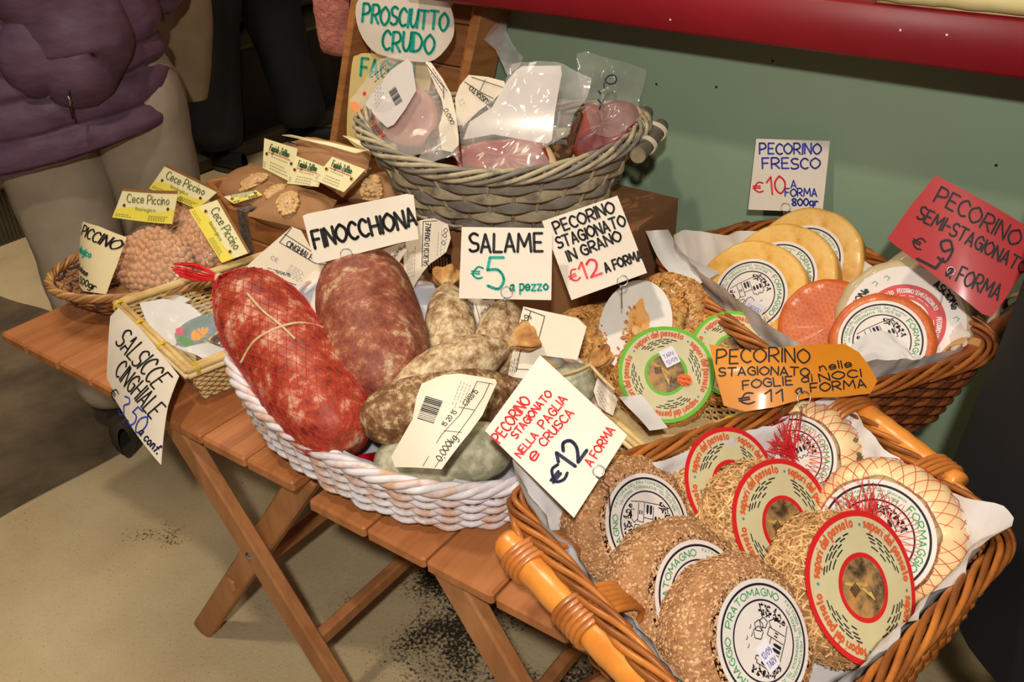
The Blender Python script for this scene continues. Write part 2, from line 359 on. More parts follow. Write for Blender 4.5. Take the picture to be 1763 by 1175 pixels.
# =====================================================================
# PEOPLE
# =====================================================================
def skin_body(name, J, E, m, parent, sub=2, root=0):
    me = bpy.data.meshes.new(name); me.from_pydata([j[:3] for j in J], E, []); me.materials.append(m)
    o = bpy.data.objects.new(name, me); link(o, parent)
    md = o.modifiers.new('skin', 'SKIN'); md.use_smooth_shade = True
    for i, j in enumerate(J):
        r = j[3] if len(j) < 5 else j[3:5]
        me.skin_vertices[0].data[i].radius = (r, r) if not isinstance(r, tuple) else r
    me.skin_vertices[0].data[root].use_root = True
    ms = o.modifiers.new('sub', 'SUBSURF'); ms.levels = ms.render_levels = sub
    return o
M_skin = mat('skin', (205,150,120), (190,132,104), scale=12, rough=.55)
def person(label, x, y, rz, H, hand_l, hand_r, foot_l, foot_r, elbow_l, elbow_r, lean=0.0, hair=(60,40,26)):
    """full figure facing -Y before rotation; hands/feet given in metres in its own frame"""
    t = thing('person', label, 'person', (x, y, 0)); t.rotation_euler = (0, 0, rz); k = H/1.7
    P = lambda q: (q[0]*k, q[1]*k, q[2]*k)
    ln = lambda z: -lean*(z-.95)
    J = [(0,0,.95,.125),(0,ln(1.12),1.12,.11),(0,ln(1.30),1.30,.13),(0,ln(1.42),1.42,.07),(0,ln(1.49)-.01,1.49,.048),
         (.17,ln(1.38),1.38,.055),(*elbow_l,.042),(*hand_l,.028),(-.17,ln(1.38),1.38,.055),(*elbow_r,.042),(*hand_r,.028),
         (.09,0,.88,.088),((.09+foot_l[0])/2+.0,(foot_l[1])/2-.03,.48,.056),(foot_l[0],foot_l[1],.09,.038),
         (-.09,0,.88,.088),((-.09+foot_r[0])/2,(foot_r[1])/2-.03,.48,.056),(foot_r[0],foot_r[1],.09,.038)]
    E = [(0,1),(1,2),(2,3),(3,4),(2,5),(5,6),(6,7),(2,8),(8,9),(9,10),(0,11),(11,12),(12,13),(0,14),(14,15),(15,16)]
    skin_body('body', [(a*k, b*k, c*k, r*k) for a, b, c, r in J], E, M_skin, t)
    # head with face, joined to the neck
    hy = ln(1.6)-.015; g = G()
    def head(u, v):
        th = u*2*PI; ph = v*PI; cx = math.sin(ph)*math.cos(th); cy = math.sin(ph)*math.sin(th); cz = math.cos(ph)
        rx, ry, rz_ = .074, .095, .115
        if cz < 0: rx *= 1 + cz*.28; ry *= 1 + cz*.12
        nose_ = .020*math.exp(-((cx/.16)**2) - ((cz+.12)/.22)**2)*(1 if cy < 0 else 0)
        eye_ = -.008*(math.exp(-(((abs(cx)-.36)/.16)**2) - ((cz-.08)/.12)**2))*(1 if cy < 0 else 0)
        lip = .004*math.exp(-((cx/.25)**2) - ((cz+.48)/.07)**2)*(1 if cy < 0 else 0)
        e = 1 + (eye_ + lip)/.09
        return (cx*rx*e*k, (hy + cy*ry*e - nose_)*k, (1.60 + cz*rz_)*k)
    g.grid(head, 40, 30, closeu=True); make('head', g, M_skin, t)
    for s in (-1, 1):
        g = G(); g.grid(lambda u, v: ((s*(.076 + .007*math.sin(v*PI)*math.cos(u*2*PI)))*k, (hy + .012*math.sin(v*PI)*math.sin(u*2*PI) + .006)*k, (1.595 + .028*math.cos(v*PI))*k), 12, 8, closeu=True); make('ear', g, M_skin, t)
        g = G(); g.grid(lambda u, v: ((s*.028 + .010*math.sin(v*PI)*math.cos(u*2*PI))*k, (hy-.080 + .009*math.sin(v*PI)*math.sin(u*2*PI))*k, (1.61 + .009*math.cos(v*PI))*k), 12, 8, closeu=True); make('eye', g, mat('eye', (40,30,24), rough=.2), t)
    g = G(); g.box((0, (hy-.091)*k, 1.548*k), (.045*k, .006*k, .009*k), bev=.002); make('mouth', g, mat('lips', (165,90,80)), t)
    def hr(u, v):
        th = u*2*PI; ph = v*PI*.72; f = 1.10 + .04*nz((math.cos(th)*2, math.sin(th)*2, v*5))
        if math.sin(th) < -.2 and v > .50: f = .90
        return (math.sin(ph)*math.cos(th)*.078*f*k, (hy+.012 + math.sin(ph)*math.sin(th)*.098*f)*k, (1.61 + math.cos(ph)*.118*f)*k)
    g = G(); g.grid(hr, 40, 20, closeu=True); make('hair', g, mat('hair_%d' % hair[0], hair, tuple(int(c*.6) for c in hair), scale=60, stretch=(1,1,.1), rough=.5), t)
    return t, k
def hand(t, k, w, d, m=None, side=1):
    """five separate bent fingers on a palm at wrist w, pointing along d"""
    d = Vector(d).normalized(); s = d.cross(Vector((0,1,.2))).normalized(); n = s.cross(d); w = Vector(w)
    J = [(*w, .026), (*(w + d*.05), .032)]; E = [(0,1)]
    for i in range(4):
        o = s*(-.030 + .020*i); L = (.030,.036,.034,.026)[i]; b = len(J)
        a = w + d*.085 + o; J += [(*a, .009), (*(a + d*L + n*.006), .0085), (*(a + d*L*1.6 + n*.022), .007)]; E += [(1, b), (b, b+1), (b+1, b+2)]
    b = len(J); a = w + d*.03 - s*.034*side; J += [(*a, .011), (*(a + d*.030 - s*.016*side + n*.01), .0095), (*(a + d*.055 - s*.014*side + n*.02), .008)]; E += [(0, b), (b, b+1), (b+1, b+2)]
    skin_body('hand', [(x*k, y*k, z*k, r*k) for x, y, z, r in J], E, M_skin, t, sub=1, root=1)
def legs(t, k, foot_l, foot_r, m, name='trousers', w=1.0):
    J = [(0,0,1.0,.155),(0,0,.90,.16)]; E = [(0,1)]
    for s, f in ((1, foot_l), (-1, foot_r)):
        b = len(J); kx = (.095*s + f[0])/2; ky = f[1]/2 - .03
        J += [(.095*s, 0, .82, .115*w), ((.095*s*.6+kx*.4), ky*.4, .66, .105*w), (kx, ky, .48, .085*w), ((kx+f[0])/2, (ky+f[1])/2+.01, .27, .080*w), (f[0], f[1], .060, .076*w)]
        E += [(1, b), (b, b+1), (b+1, b+2), (b+2, b+3), (b+3, b+4)]
    o = skin_body(name, [(x*k, y*k, z*k, r*k) for x, y, z, r in J], E, m, t, root=1)
    tx = bpy.data.textures.get('folds') or bpy.data.textures.new('folds', 'CLOUDS'); tx.noise_scale = .12
    dm = o.modifiers.new('folds', 'DISPLACE'); dm.texture = tx; dm.strength = .025; dm.mid_level = .5
    return o
def shoe(t, k, f, m, ang=0):
    g = G(); R = Matrix.Rotation(ang, 3, 'Z')
    def sh(u, v):
        a = u*2*PI; L = -.12 + .27*(v); wd = .043*math.sin(min(1, max(.02, v*1.02))*PI)**.35*(.85+.3*v); ht = .085 - .045*v
        z = .012 + max(-.012, math.sin(a)*ht*.5 + ht*.5 - .012); x = math.cos(a)*wd
        q = R @ Vector((x, .08 - L - .06, 0)); return ((q.x+f[0])*k, (q.y+f[1])*k, z*k)
    g.grid(sh, 20, 14, closeu=True); make('shoe', g, m, t)
    g = G(); 
    P = [R @ Vector((.046*math.cos(a)*(1 if math.sin(a) < 0 else .9), .005 + .135*-math.sin(a), 0)) for a in [2*PI*i/20 for i in range(20)]]
    vs = [((p.x+f[0])*k, (p.y+f[1]-.01)*k, z) for z in (0, .016) for p in P]
    g.add(vs, [tuple(range(20))[::-1], tuple(range(20, 40))] + [(i, (i+1) % 20, 20+(i+1) % 20, 20+i) for i in range(20)]); make('sole', g, mat('sole', (60,55,48), rough=.7), t, smooth=False)

# --- woman in the purple quilted jacket, far left
fl, fr = (.08, .06, 0), (-.09, -.10, 0)
t, k = person('person in purple quilted jacket and pale grey trousers walking past the table at left', -1.78, 1.02, math.radians(-125), 1.62,
              (.20,-.22,.95), (-.14,-.20,.92), fl, fr, (.19,.02,1.12), (-.14,.0,1.10), lean=.05)
legs(t, k, fl, fr, mat('grey_trousers', (176,162,142), (154,140,122), scale=6, rough=.8, bump=.5, bscale=9), w=1.22)
M_sh = mat('grey_shoe', (88,80,68), (66,60,52), scale=12, rough=.6)
shoe(t, k, fl, M_sh); shoe(t, k, fr, M_sh)
M_puff = mat('purple_quilt', (104,78,98), (86,62,80), scale=14, rough=.55, bump=.7, bscale=16, stretch=(1,1,2.5), spec=.3)
zs0, zs1 = .655/k, 1.44
jo = Matrix.Rotation(math.radians(125), 3, 'Z') @ Vector((-.060, -.042, 0))
def jacket(u, v):
    a = u*2*PI; z = zs0 + (zs1-zs0)*v
    bw = .095 if z > .84 else .07; q = abs(math.sin((z-zs0 + .006*nz((math.cos(a)*2, math.sin(a)*2, z*2)))*PI/bw)); puff = .021*q**.55
    base = .222 - .022*((z-zs0)/(zs1-zs0)) if z < 1.3 else .204 - (z-1.3)*.62
    wr = .006*nz((math.cos(a)*6, math.sin(a)*6, z*16)) + .006*nz((math.cos(a)*3, math.sin(a)*3, z*26), o=3)
    if v < .02: puff *= .3; base -= .02
    rr = base + puff + wr
    lift = .042*math.cos(a - math.radians(160))*(1-v)**1.5
    return (rr*1.10*math.cos(a)*k + jo.x, (rr*.84*math.sin(a) - .05*(z-.95))*k + jo.y, (z + lift)*k)
g = G(); g.grid(jacket, 110, 150, closeu=True); make('jacket', g, M_puff, t)
def sleeve(P, r0, m, t, bands=9, name='sleeve', close=True, puff=.014):
    C_ = catmull(P, 14); n = len(C_); rad = []
    for i in range(n):
        q = i/(n-1); rad.append((r0*(1-.30*q) + puff*abs(math.sin(q*PI*bands))**.6))
    g = G(); g.tube(C_, rad, 28, caps=True)
    g.v = [tuple(Vector(v) + Vector((.004*nz(v, 30), .004*nz(v, 30, 5), .004*nz(v, 30, 9)))) for v in g.v]
    return make(name, g, m, t)
inv_t = Matrix.Translation(t.location) @ Matrix.Rotation(math.radians(-125), 4, 'Z'); inv_t.invert()
sleeve([inv_t @ q for q in (Vector((-1.80,.90,1.36)), Vector((-1.70,.86,1.20)), atx(128, 62, -1.66), atx(86, 84, -1.68), atx(-10, 40, -1.78))], .098, M_puff, t, bands=7, puff=.018)
sleeve([(-.17*k,-.02,1.36*k),(-.19*k,.0,1.24*k),(-.19*k,-.02,1.08*k),(-.18*k,-.12,.98*k),(-.14*k,-.20,.93*k)], .070, M_puff, t)
g = G(); c = atx(120, 150, -1.55); 
zp = [t.matrix_basis.inverted() @ atx(px, py, -1.60) for px, py in [(117,142),(119,160),(120,178),(123,192),(126,205)]]
g.tube(zp, .0024, 8); make('pocket_zip', g, mat('zip', (34,26,32), rough=.4), t)
g = G(); g.tube([t.matrix_basis.inverted() @ atx(px, py, -1.585) for px, py in [(117,165),(120,172),(121,183)]], .0022, 8); make('zip_pull', g, M_steel, t)
hand(t, k, (.20,-.215,.95), (-.6,-.5,-.3)); hand(t, k, (-.14,-.195,.925), (.6,-.5,-.3), side=-1)
# beige bag hanging beside her
c = Vector((-1.99, 1.41, .80)); g = G()
def bag(u, v):
    a = u*2*PI; z = .62 + v*.62; e = .13*(math.sin(min(1, .15+v*1.0)*PI*.55)**.7)*(1-.25*v); e *= 1+.06*nz((math.cos(a), math.sin(a), v*4), 1.5)
    cc = 0 if v else 0
    return (c.x + e*1.25*math.cos(a), c.y + e*.75*math.sin(a), z)
g.grid(bag, 40, 24, closeu=True); g.add([bag(i/40, 0) for i in range(40)], [tuple(range(40))[::-1]])
tb = thing('shoulder_bag', 'big soft beige bag hanging just right of the purple jacket', 'bag', c)
make('bag_body', here(tb, g), mat('beige_cloth', (158,138,104), (138,118,86), scale=7, rough=.85, bump=.5, bscale=14), tb)
g = G(); g.tube(catmull([(c.x+.07, c.y, 1.22), (c.x+.05, c.y-.05, 1.32), (c.x+.10, c.y-.19, 1.40), (c.x+.0, c.y-.16, 1.36), (c.x-.05, c.y-.02, 1.22)], 6), .011, 8); make('strap', here(tb, g), MATS['beige_cloth'], tb)

# --- person in black trousers at the counter
fl, fr = (.19, -.02, 0), (-.19, .04, 0)
t, k = person('person in black trousers and dark shoes standing at the far counter', -2.91, 2.37, math.radians(-92), 1.72,
              (.26,-.24,1.05), (-.26,-.24,1.05), fl, fr, (.30,.0,1.14), (-.30,.0,1.14))
M_blk = mat('black_cloth', (22,22,28), (14,14,18), scale=7, rough=.85, bump=.5, bscale=12)
legs(t, k, fl, fr, M_blk, w=1.3); M_bsh = mat('black_shoe', (18,18,20), rough=.5)
shoe(t, k, fl, M_bsh); shoe(t, k, fr, M_bsh, .2)
def coat(t, k, m, z0=.80, r=.205, flare=.03, z1=1.44, dy=0):
    def f(u, v):
        a = u*2*PI; z = z0 + (z1-z0)*v; rr = r + flare*(1-v) if z < 1.3 else r - (z-1.3)*.62
        rr += .008*nz((math.cos(a)*3, math.sin(a)*3, z*4))
        return (rr*1.08*math.cos(a)*k, (rr*.80*math.sin(a)+dy)*k, z*k)
    g = G(); g.grid(f, 56, 40, closeu=True); return make('coat', g, m, t)
coat(t, k, M_blk, z0=.80)
sleeve([(.17*k,0,1.36*k),(.28*k,.02,1.24*k),(.31*k,-.02,1.12*k),(.27*k,-.22,1.05*k)], .072, M_blk, t, puff=.003)
sleeve([(-.17*k,0,1.36*k),(-.28*k,.02,1.24*k),(-.31*k,-.02,1.12*k),(-.27*k,-.22,1.05*k)], .072, M_blk, t, puff=.003)
hand(t, k, (.265,-.24,1.045), (-.1,-1,-.2)); hand(t, k, (-.265,-.24,1.045), (.1,-1,-.2), side=-1)

# --- person in the pink coat, behind the upright box
fl, fr = (.10, -.02, 0), (-.11, .03, 0)
t, k = person('person in a fluffy pink coat beside the upright wooden box', -1.53, 1.72, math.radians(150), 1.55,
              (.40,.04,.80), (-.27,-.08,.80), fl, fr, (.36,.06,1.10), (-.31,.03,1.08), hair=(120,84,50))
M_pink = mat('pink_fleece', (214,138,124), (190,112,102), scale=40, rough=.95, bump=1.0, bscale=90)
legs(t, k, fl, fr, M_blk); shoe(t, k, fl, M_bsh); shoe(t, k, fr, M_bsh)
coat(t, k, M_pink, z0=.98, r=.20, flare=.02)
def slv(P, s): return sleeve([(a*k, b*k, c_*k) for a, b, c_ in P], s, M_pink, t, puff=.004)
slv([(.17,0,1.36),(.30,.03,1.24),(.38,.05,1.02),(.41,.05,.72)], .105); slv([(-.17,0,1.36),(-.29,.03,1.22),(-.31,.03,1.06),(-.28,-.05,.84)], .095)
hand(t, k, (.405,.05,.82), (0,0,-1)); hand(t, k, (-.27,-.05,.82), (0,0,-1), side=-1)

# --- person in black at the right end of the tables
fl, fr = (.10, -.03, 0), (-.10, .05, 0)
t, k = person('person in a long black coat and dark blue jeans standing at the right edge', .130, 1.035, math.radians(100), 1.70,
              (.30,-.18,.92), (-.28,-.10,.90), fl, fr, (.31,.04,1.12), (-.31,.04,1.12))
M_jean = mat('navy_jeans', (16,20,38), (10,13,26), scale=30, rough=.8, bump=.3)
legs(t, k, fl, fr, M_jean, w=1.25); shoe(t, k, fl, M_bsh); shoe(t, k, fr, M_bsh)
coat(t, k, mat('black_coat', (9,9,13), (6,6,9), scale=9, rough=.9, bump=.3), z0=.50, r=.205, flare=.075)
sleeve([(.17*k,0,1.36*k),(.28*k,.04,1.22*k),(.32*k,.03,1.08*k),(.30*k,-.16,.93*k)], .074, MATS['black_coat'], t, puff=.003)
sleeve([(-.17*k,0,1.36*k),(-.28*k,.04,1.22*k),(-.31*k,.04,1.10*k),(-.285*k,-.09,.92*k)], .074, MATS['black_coat'], t, puff=.003)
hand(t, k, (.30,-.18,.91), (0,-.5,-1)); hand(t, k, (-.28,-.11,.90), (0,-.5,-1), side=-1)
# =====================================================================
# BASKETS, TRAYS, BOXES
# =====================================================================
class Ring:
    """rounded plan curve, parametrised by arc length; scale grows from base to rim"""
    def __init__(s, c, rot, a, b, n, z0, H, base=.8, lift=None, bulge=.0, tilt=0, quad=None):
        s.tilt = tilt
        s.c = Vector(c); s.R = Matrix.Rotation(rot, 2); s.a, s.b, s.z0, s.H, s.base, s.lift, s.bulge = a, b, z0, H, base, lift, bulge
        P = []
        for i in range(721):
            t = 2*PI*i/720; ct, st = math.cos(t), math.sin(t)
            P.append((a*math.copysign(abs(ct)**(2/n), ct), b*math.copysign(abs(st)**(2/n), st)))
        if quad:
            Q = [Vector(q) - s.c for q in quad]; P = []
            for i in range(4):
                p, q, r_ = Q[i-1], Q[i], Q[(i+1) % 4]; rad = .035
                a0 = q + (p-q).normalized()*rad; a1 = q + (r_-q).normalized()*rad
                P += [tuple(a0.lerp(q, t).lerp(q.lerp(a1, t), t)) for t in [k/8 for k in range(9)]]
            P.append(P[0])
        L = [0]
        for p, q in zip(P[:-1], P[1:]): L.append(L[-1] + math.dist(p, q))
        s.P, s.L = np.array(P), np.array(L)/L[-1]; s.per = L[-1]
    def xy(s, t): 
        t = t % 1.0; return Vector((np.interp(t, s.L, s.P[:,0]), np.interp(t, s.L, s.P[:,1])))
    def pt(s, u, t, off=0, dz=0):
        p = s.xy(t); q = s.xy(t+.004) - s.xy(t-.004); nrm = Vector((q.y, -q.x)); nrm.normalize()
        k = s.base + (1-s.base)*u + s.bulge*math.sin(u*PI)
        w = s.R @ (p*k + nrm*off) + s.c
        z = s.z0 + s.H*u + (s.lift(t)*u if s.lift else 0) + dz + s.tilt*(1 - p.x/s.a)*.5
        return Vector((w.x, w.y, z))
def weave(t, R, rows, stakes, rr, mats, amp=.004, flat=None, u0=.03, u1=.97, stake_r=.003, samples=4, pairs=1, name='weaver', twist=0):
    for r in range(rows):
        u = u0 + (u1-u0)*(r/(rows-1)); K = stakes*samples; pts = []
        ph = random.uniform(0, 6)
        for i in range(K):
            q = i/K; o = amp*math.cos(PI*stakes*q/pairs + PI*r)
            pts.append(R.pt(u, q, o, .0007*math.sin(9*2*PI*q + ph)))
        g = G(); g.tube(pts, rr, 6, closed=True, flat=flat or (rr, rr*1.05)); make(name, here(t, g), mats[r % len(mats)], t)
    for i in range(stakes):
        q = (i + .0)/stakes; g = G(); g.tube([R.pt(u, q, 0) for u in (0, .35, .7, 1.0)], stake_r, 5); make('stake', here(t, g), mats[0], t)
def rim(t, R, m, strands=4, r=.005, spread=.006, turns=16, u=1.0, dz=.004, n=240, name='rim_strand'):
    for k in range(strands):
        pts = []
        for i in range(n):
            q = i/n; a = 2*PI*(turns*q + k/strands); pts.append(R.pt(u, q, spread*math.cos(a), dz + spread*.9*math.sin(a)))
        g = G(); g.tube(pts, r, 6, closed=True); make(name, here(t, g), m[k % len(m)], t)
def base_plate(t, R, m, dz=.003):
    K = 60; vs = [R.pt(0, i/K, 0, d) for d in (0, dz) for i in range(K)]
    g = G(); g.add(vs, [tuple(range(K))[::-1], tuple(range(K, 2*K))] + [(i, (i+1) % K, K+(i+1) % K, K+i) for i in range(K)])
    make('base', here(t, g), m, t, smooth=False)
def handle_log(t, a, b, r, m, m2, wraps=((.13, 4), (.80, 5)), wr=.0032, gap=.0065, bend=None, inward=(0,0,0)):
    a, b = Vector(a), Vector(b); ax = (b-a).normalized()
    P = catmull([a, a.lerp(b, .33) + Vector((0,0,bend or 0)), a.lerp(b, .66) + Vector((0,0,bend or 0)), b], 8)
    n = len(P); g = G(); g.tube(P, [r*(.90 if i in (0, n-1) else 1.0 + .03*math.sin(i*1.7)) for i in range(n)], 20)
    make('handle_rod', here(t, g), m, t)
    iw = Vector(inward)
    for u0, nw in wraps:
        for k in range(nw):
            c = a.lerp(b, u0) + ax*gap*(k - nw/2) + Vector((0,0,(bend or 0)*.8)) + iw*.5
            s = iw.normalized() if iw.length > 0 else Vector((0,0,1)).cross(ax).normalized(); up = ax.cross(s).normalized()
            pts = [c + s*(math.cos(q)*(r + wr*.7 + iw.length*.5)) + up*(math.sin(q)*(r + wr*.7)) + ax*gap*.9*(math.sin(q/2)) for q in [2*PI*i/28 for i in range(28)]]
            g = G(); g.tube(pts, wr, 6, closed=True); make('binding', here(t, g), m2, t)
def liner(name, t, R, m, over, u0=.12, inset=.012, K=150, rows=26, amp=.004, floor=True, label=None, cat=None, lean=.45):
    """crumpled paper following the inside of the basket and standing up past its rim"""
    g = G()
    def f(a, v):
        top = 1.0 + over(a)/R.H; u = .06 + (top-.06)*v
        o = -inset + max(0, u-1)*R.H*.45 + amp*nz((math.cos(a*2*PI)*5, math.sin(a*2*PI)*5, v*2.2), 1.6)
        o += amp*.5*nz((math.cos(a*2*PI)*14, math.sin(a*2*PI)*14, v*3), 1.3, 7)
        uu = min(u, 1.02); p = R.pt(uu, a, o + max(0, u-1.0)*R.H*.28*0)
        return p + Vector((0, 0, (u-uu)*R.H))
    g.grid(f, K, rows, closeu=True)
    if floor:
        ring = [f(i/K, 0) for i in range(K)]; g.add(ring, [tuple(range(K))])
    o = make(name, g, m); o['kind_hint'] = 0; del o['kind_hint']
    if label: tag(o, label, cat or 'paper')
    return o
M_paper = mat('tissue_paper', (214,212,212), (204,200,200), scale=6, rough=.7, bump=.75, bscale=22, detail=5)
M_paper_dim = mat('tissue_paper_grey', (226,221,215), (216,209,201), scale=6, rough=.7, bump=.6, bscale=20)

# ---- big honey-coloured wicker basket (front right)
M_hon = mat('honey_wicker', (190,116,50), (150,84,34), scale=18, rough=.36, bump=.15, bscale=60, coat=.25)
M_hon2 = mat('honey_wicker_dark', (150,88,38), (112,62,26), scale=18, rough=.4, coat=.2)
M_rod = mat('handle_cane', (224,146,62), (200,118,44), c3=(218,138,56), scale=14, rough=.32, bump=.08, bscale=50, coat=.35, stretch=(1,1,1))
K1, K2, K3, K4 = Vector((-.432,.583)), Vector((-.222,.942)), Vector((-.003,.800)), Vector((-.095,.420))
cen = (K1+K2+K3+K4)/4
BR = Ring(cen, 0, 1, 1, 2, T+.001, .122, base=.86, quad=[K1, K4, K3, K2])
t = thing('wicker_basket', 'big rectangular honey-brown wicker basket of bran, straw and netted cheeses, front right', 'basket', (cen.x, cen.y, T))
base_plate(t, BR, M_hon2); weave(t, BR, 15, 58, .0037, [M_hon2, M_hon], amp=.0035)
rim(t, BR, [M_hon, M_hon2], strands=6, r=.0034, spread=.0080, turns=8)
dirS = ((K4-K1).normalized())
def v3(p, z): return Vector((p.x, p.y, z))
hA = atz(868, 928, T+.115); hB = hA + (atz(1120, 1190, T+.10)-hA)
handle_log(t, atz(872, 934, T+.108), atz(1165, 1235, T+.108), .0165, M_rod, M_hon, wraps=((.14, 4), (.50, 6)), wr=.0034, inward=(.016,.026,0))
handle_log(t, atz(1462, 692, T+.128), atz(1652, 838, T+.128), .0135, M_rod, M_hon, wraps=((.10, 4), (.84, 4)), wr=.003, inward=(-.012,-.020,-.004))
for (p, q) in (((884,868),(900,935)), ((905,862),(985,985)), ((985,985),(1085,1085))):
    g = G(); g.tube(catmull([atz(p[0], p[1], T+.112), atz((p[0]+q[0])/2-6, (p[1]+q[1])/2, T+.125), atz(q[0], q[1], T+.118)], 5), .0042, 7); make('side_strand', here(t, g), M_hon, t)
def over_br(a):
    c = [0.0]*1; best = 0
    p = BR.xy(a) + cen
    for k, h in ((K1,.050),(K4,.022),(K3,.030),(K2,.012)):
        best = max(best, h*math.exp(-((p-k).length/.055)**2))
    return .006 + best + .005*nz((a*9, 1, 0))
liner('paper_liner', t, BR, M_paper, lambda a: over_br(a), label='crumpled white paper lining the big front right basket', inset=.018, amp=.010)

# ---- honey-brown basket behind it (upper right)
c2 = Vector((-.330, 1.172)); 
TR = Ring(c2, math.radians(-33), .219, .150, 4.5, T+.001, .118, base=.82)
t = thing('wicker_basket', 'honey-brown wicker basket of yellow, orange and white cheeses against the green board', 'basket', (c2.x, c2.y, T))
M_brn = mat('brown_wicker', (160,90,46), (122,66,32), scale=18, rough=.36, coat=.25)
M_brn2 = mat('brown_wicker_dark', (120,66,34), (84,44,24), scale=18, rough=.4, coat=.2)
base_plate(t, TR, M_brn2); weave(t, TR, 14, 52, .0036, [M_brn2, M_brn], amp=.0035)
rim(t, TR, [M_brn, MATS['honey_wicker']], strands=6, r=.0034, spread=.0085, turns=7)
handle_log(t, atz(1632, 642, T+.108), atz(1800, 500, T+.108), .0150, mat('handle_red', (170,92,52), (150,76,42), scale=10, rough=.4, coat=.2), mat('raffia', (206,160,100), (186,136,80), scale=20, rough=.6), wraps=((.22, 5), (.80, 4)), wr=.0018, gap=.0038, inward=(-.012,-.004,0))
g = G(); g.tube(catmull([aty(1183, 424, 1.22), aty(1230, 402, 1.27), aty(1286, 384, 1.335), aty(1270, 398, 1.33), aty(1200, 430, 1.24)], 5), .0035, 6); make('side_strand', here(t, g), M_brn, t)
liner('paper_liner', t, TR, M_paper_dim, lambda a: .010 + .026*max(0, min(1, (-(TR.pt(1, a).x - c2.x)*.5 - (TR.pt(1, a).y - c2.y)*.86)/.08)) + .006*nz((a*11, 4, 0)), label='white paper lining the basket of yellow and orange cheeses', inset=.028, amp=.007, lean=.75)
g = G()
def flap(a, b):
    p = atz(1140 + 70*a - 14*math.sin(b*3), 430 + 66*b - 26*a, T+.145 + .012*math.sin(a*PI) - .02*b); return p + Vector((0, 0, .008*nz((a*3, b*3, 0), 2)))
def flap2(a, b):
    L0 = [(1112,398),(1140,455),(1186,500)]; L1 = [(1150,396),(1180,440),(1240,470)]
    P0 = catmull([Vector((x, y, 0)) for x, y in L0], 8); P1 = catmull([Vector((x, y, 0)) for x, y in L1], 8)
    i = b*(len(P0)-1); k = int(min(i, len(P0)-2)); f = i-k; p = P0[k].lerp(P0[k+1], f); q = P1[k].lerp(P1[k+1], f); w = p.lerp(q, a)
    return atz(w.x, w.y, T + .145 - .022*b + .010*math.sin(a*PI)*(1-b*.5)) 
g.grid(flap2, 14, 20); tag(make('paper_corner', g, M_paper, smooth=True, solid=.0006), 'white corner of lining paper sticking up beside the cardboard box', 'paper')
g = G()
nO = Vector((.10, -.76, .64)).normalized(); pO = atz(1518, 588, T+.104) + nO*.010
def flap3(a, b):
    x = 1458 + 128*a + 8*b*math.sin(a*PI); top = 612 - 42*math.sin(min(1, a*1.15)*PI)**.7; bot = 645 - 8*a; y = top + (bot-top)*b
    return atp(x, y, pO, nO) + nO*(.006*math.sin(b*PI) + .005*math.sin(a*9+b*3)*b + .006*nz((a*3, b*3, 0), 1.5))
g.grid(flap3, 26, 14); tag(make('paper_fold', g, M_paper, solid=.0006), 'white paper flap folded up over the foot of the front orange cheese', 'paper')

# ---- whitewashed oval basket of salami
M_ww = mat('whitewash', (222,218,224), (190,140,104), c3=(214,204,204), scale=22, rough=.55, bump=.2, bscale=50, stretch=(1,1,1), lo=.40, hi=.64)
M_ww2 = mat('whitewash_light', (216,210,216), (200,158,130), scale=26, rough=.55, lo=.44, hi=.64)
cw = Vector((-.70, .747))
WB = Ring(cw, 0, .245, .184, 2.25, T+.001, .062, base=.93, tilt=.055)
t = thing('wicker_basket', 'whitewashed oval wicker basket full of salami, bridging the two tables', 'basket', (cw.x, cw.y, T))
base_plate(t, WB, M_ww2); weave(t, WB, 9, 50, .0040, [M_ww2, M_ww], amp=.0045)
rim(t, WB, [M_ww, M_ww2], strands=4, r=.0046, spread=.0062, turns=14)
g = G()
def lin_w(a, v):
    u = .1 + .95*v; return WB.pt(u, a, -.012 + .008*nz((math.cos(a*6.28)*4, math.sin(a*6.28)*4, v*2), 1.5), .006*v)
g.grid(lin_w, 120, 14, closeu=True); g.add([lin_w(i/120, 0) for i in range(120)], [tuple(range(120))])
tag(make('paper_liner', g, mat('tissue_blue', (200,202,210), (188,190,200), scale=5, rough=.6, bump=.8, bscale=20)), 'bluish white paper lining the whitewashed salami basket', 'paper')
# folded paper and card over its left rim
def quadsheet(name, px, zs, m, label=None, cat='paper', nu=14, nv=14, amp=.004, solid=.0006, parent=None, sc=18):
    A, B, C_, D = [atz(x, y, z) for (x, y), z in zip(px, zs)]
    def f(u, v):
        p = A.lerp(B, u).lerp(D.lerp(C_, u), v); return p + Vector((0, 0, amp*nz((p.x, p.y, 0), sc)))
    g = G(); g.grid(f, nu, nv)
    if parent is not None: here(parent, g)
    o = make(name, g, m, parent, solid=solid)
    if label: tag(o, label, cat)
    return o
quadsheet('paper_fold', [(385,598),(425,612),(520,775),(418,680)], [T+.085, T+.095, T+.080, T+.072], M_paper, 'white paper folded over the left rim of the whitewashed basket', amp=.008)
quadsheet('card_strip', [(468,706),(492,712),(560,785),(545,790)], [T+.085, T+.089, T+.078, T+.074], mat('ochre_card', (190,156,98), (174,140,84)), 'narrow ochre card edge beside the red-netted salami', amp=.002)

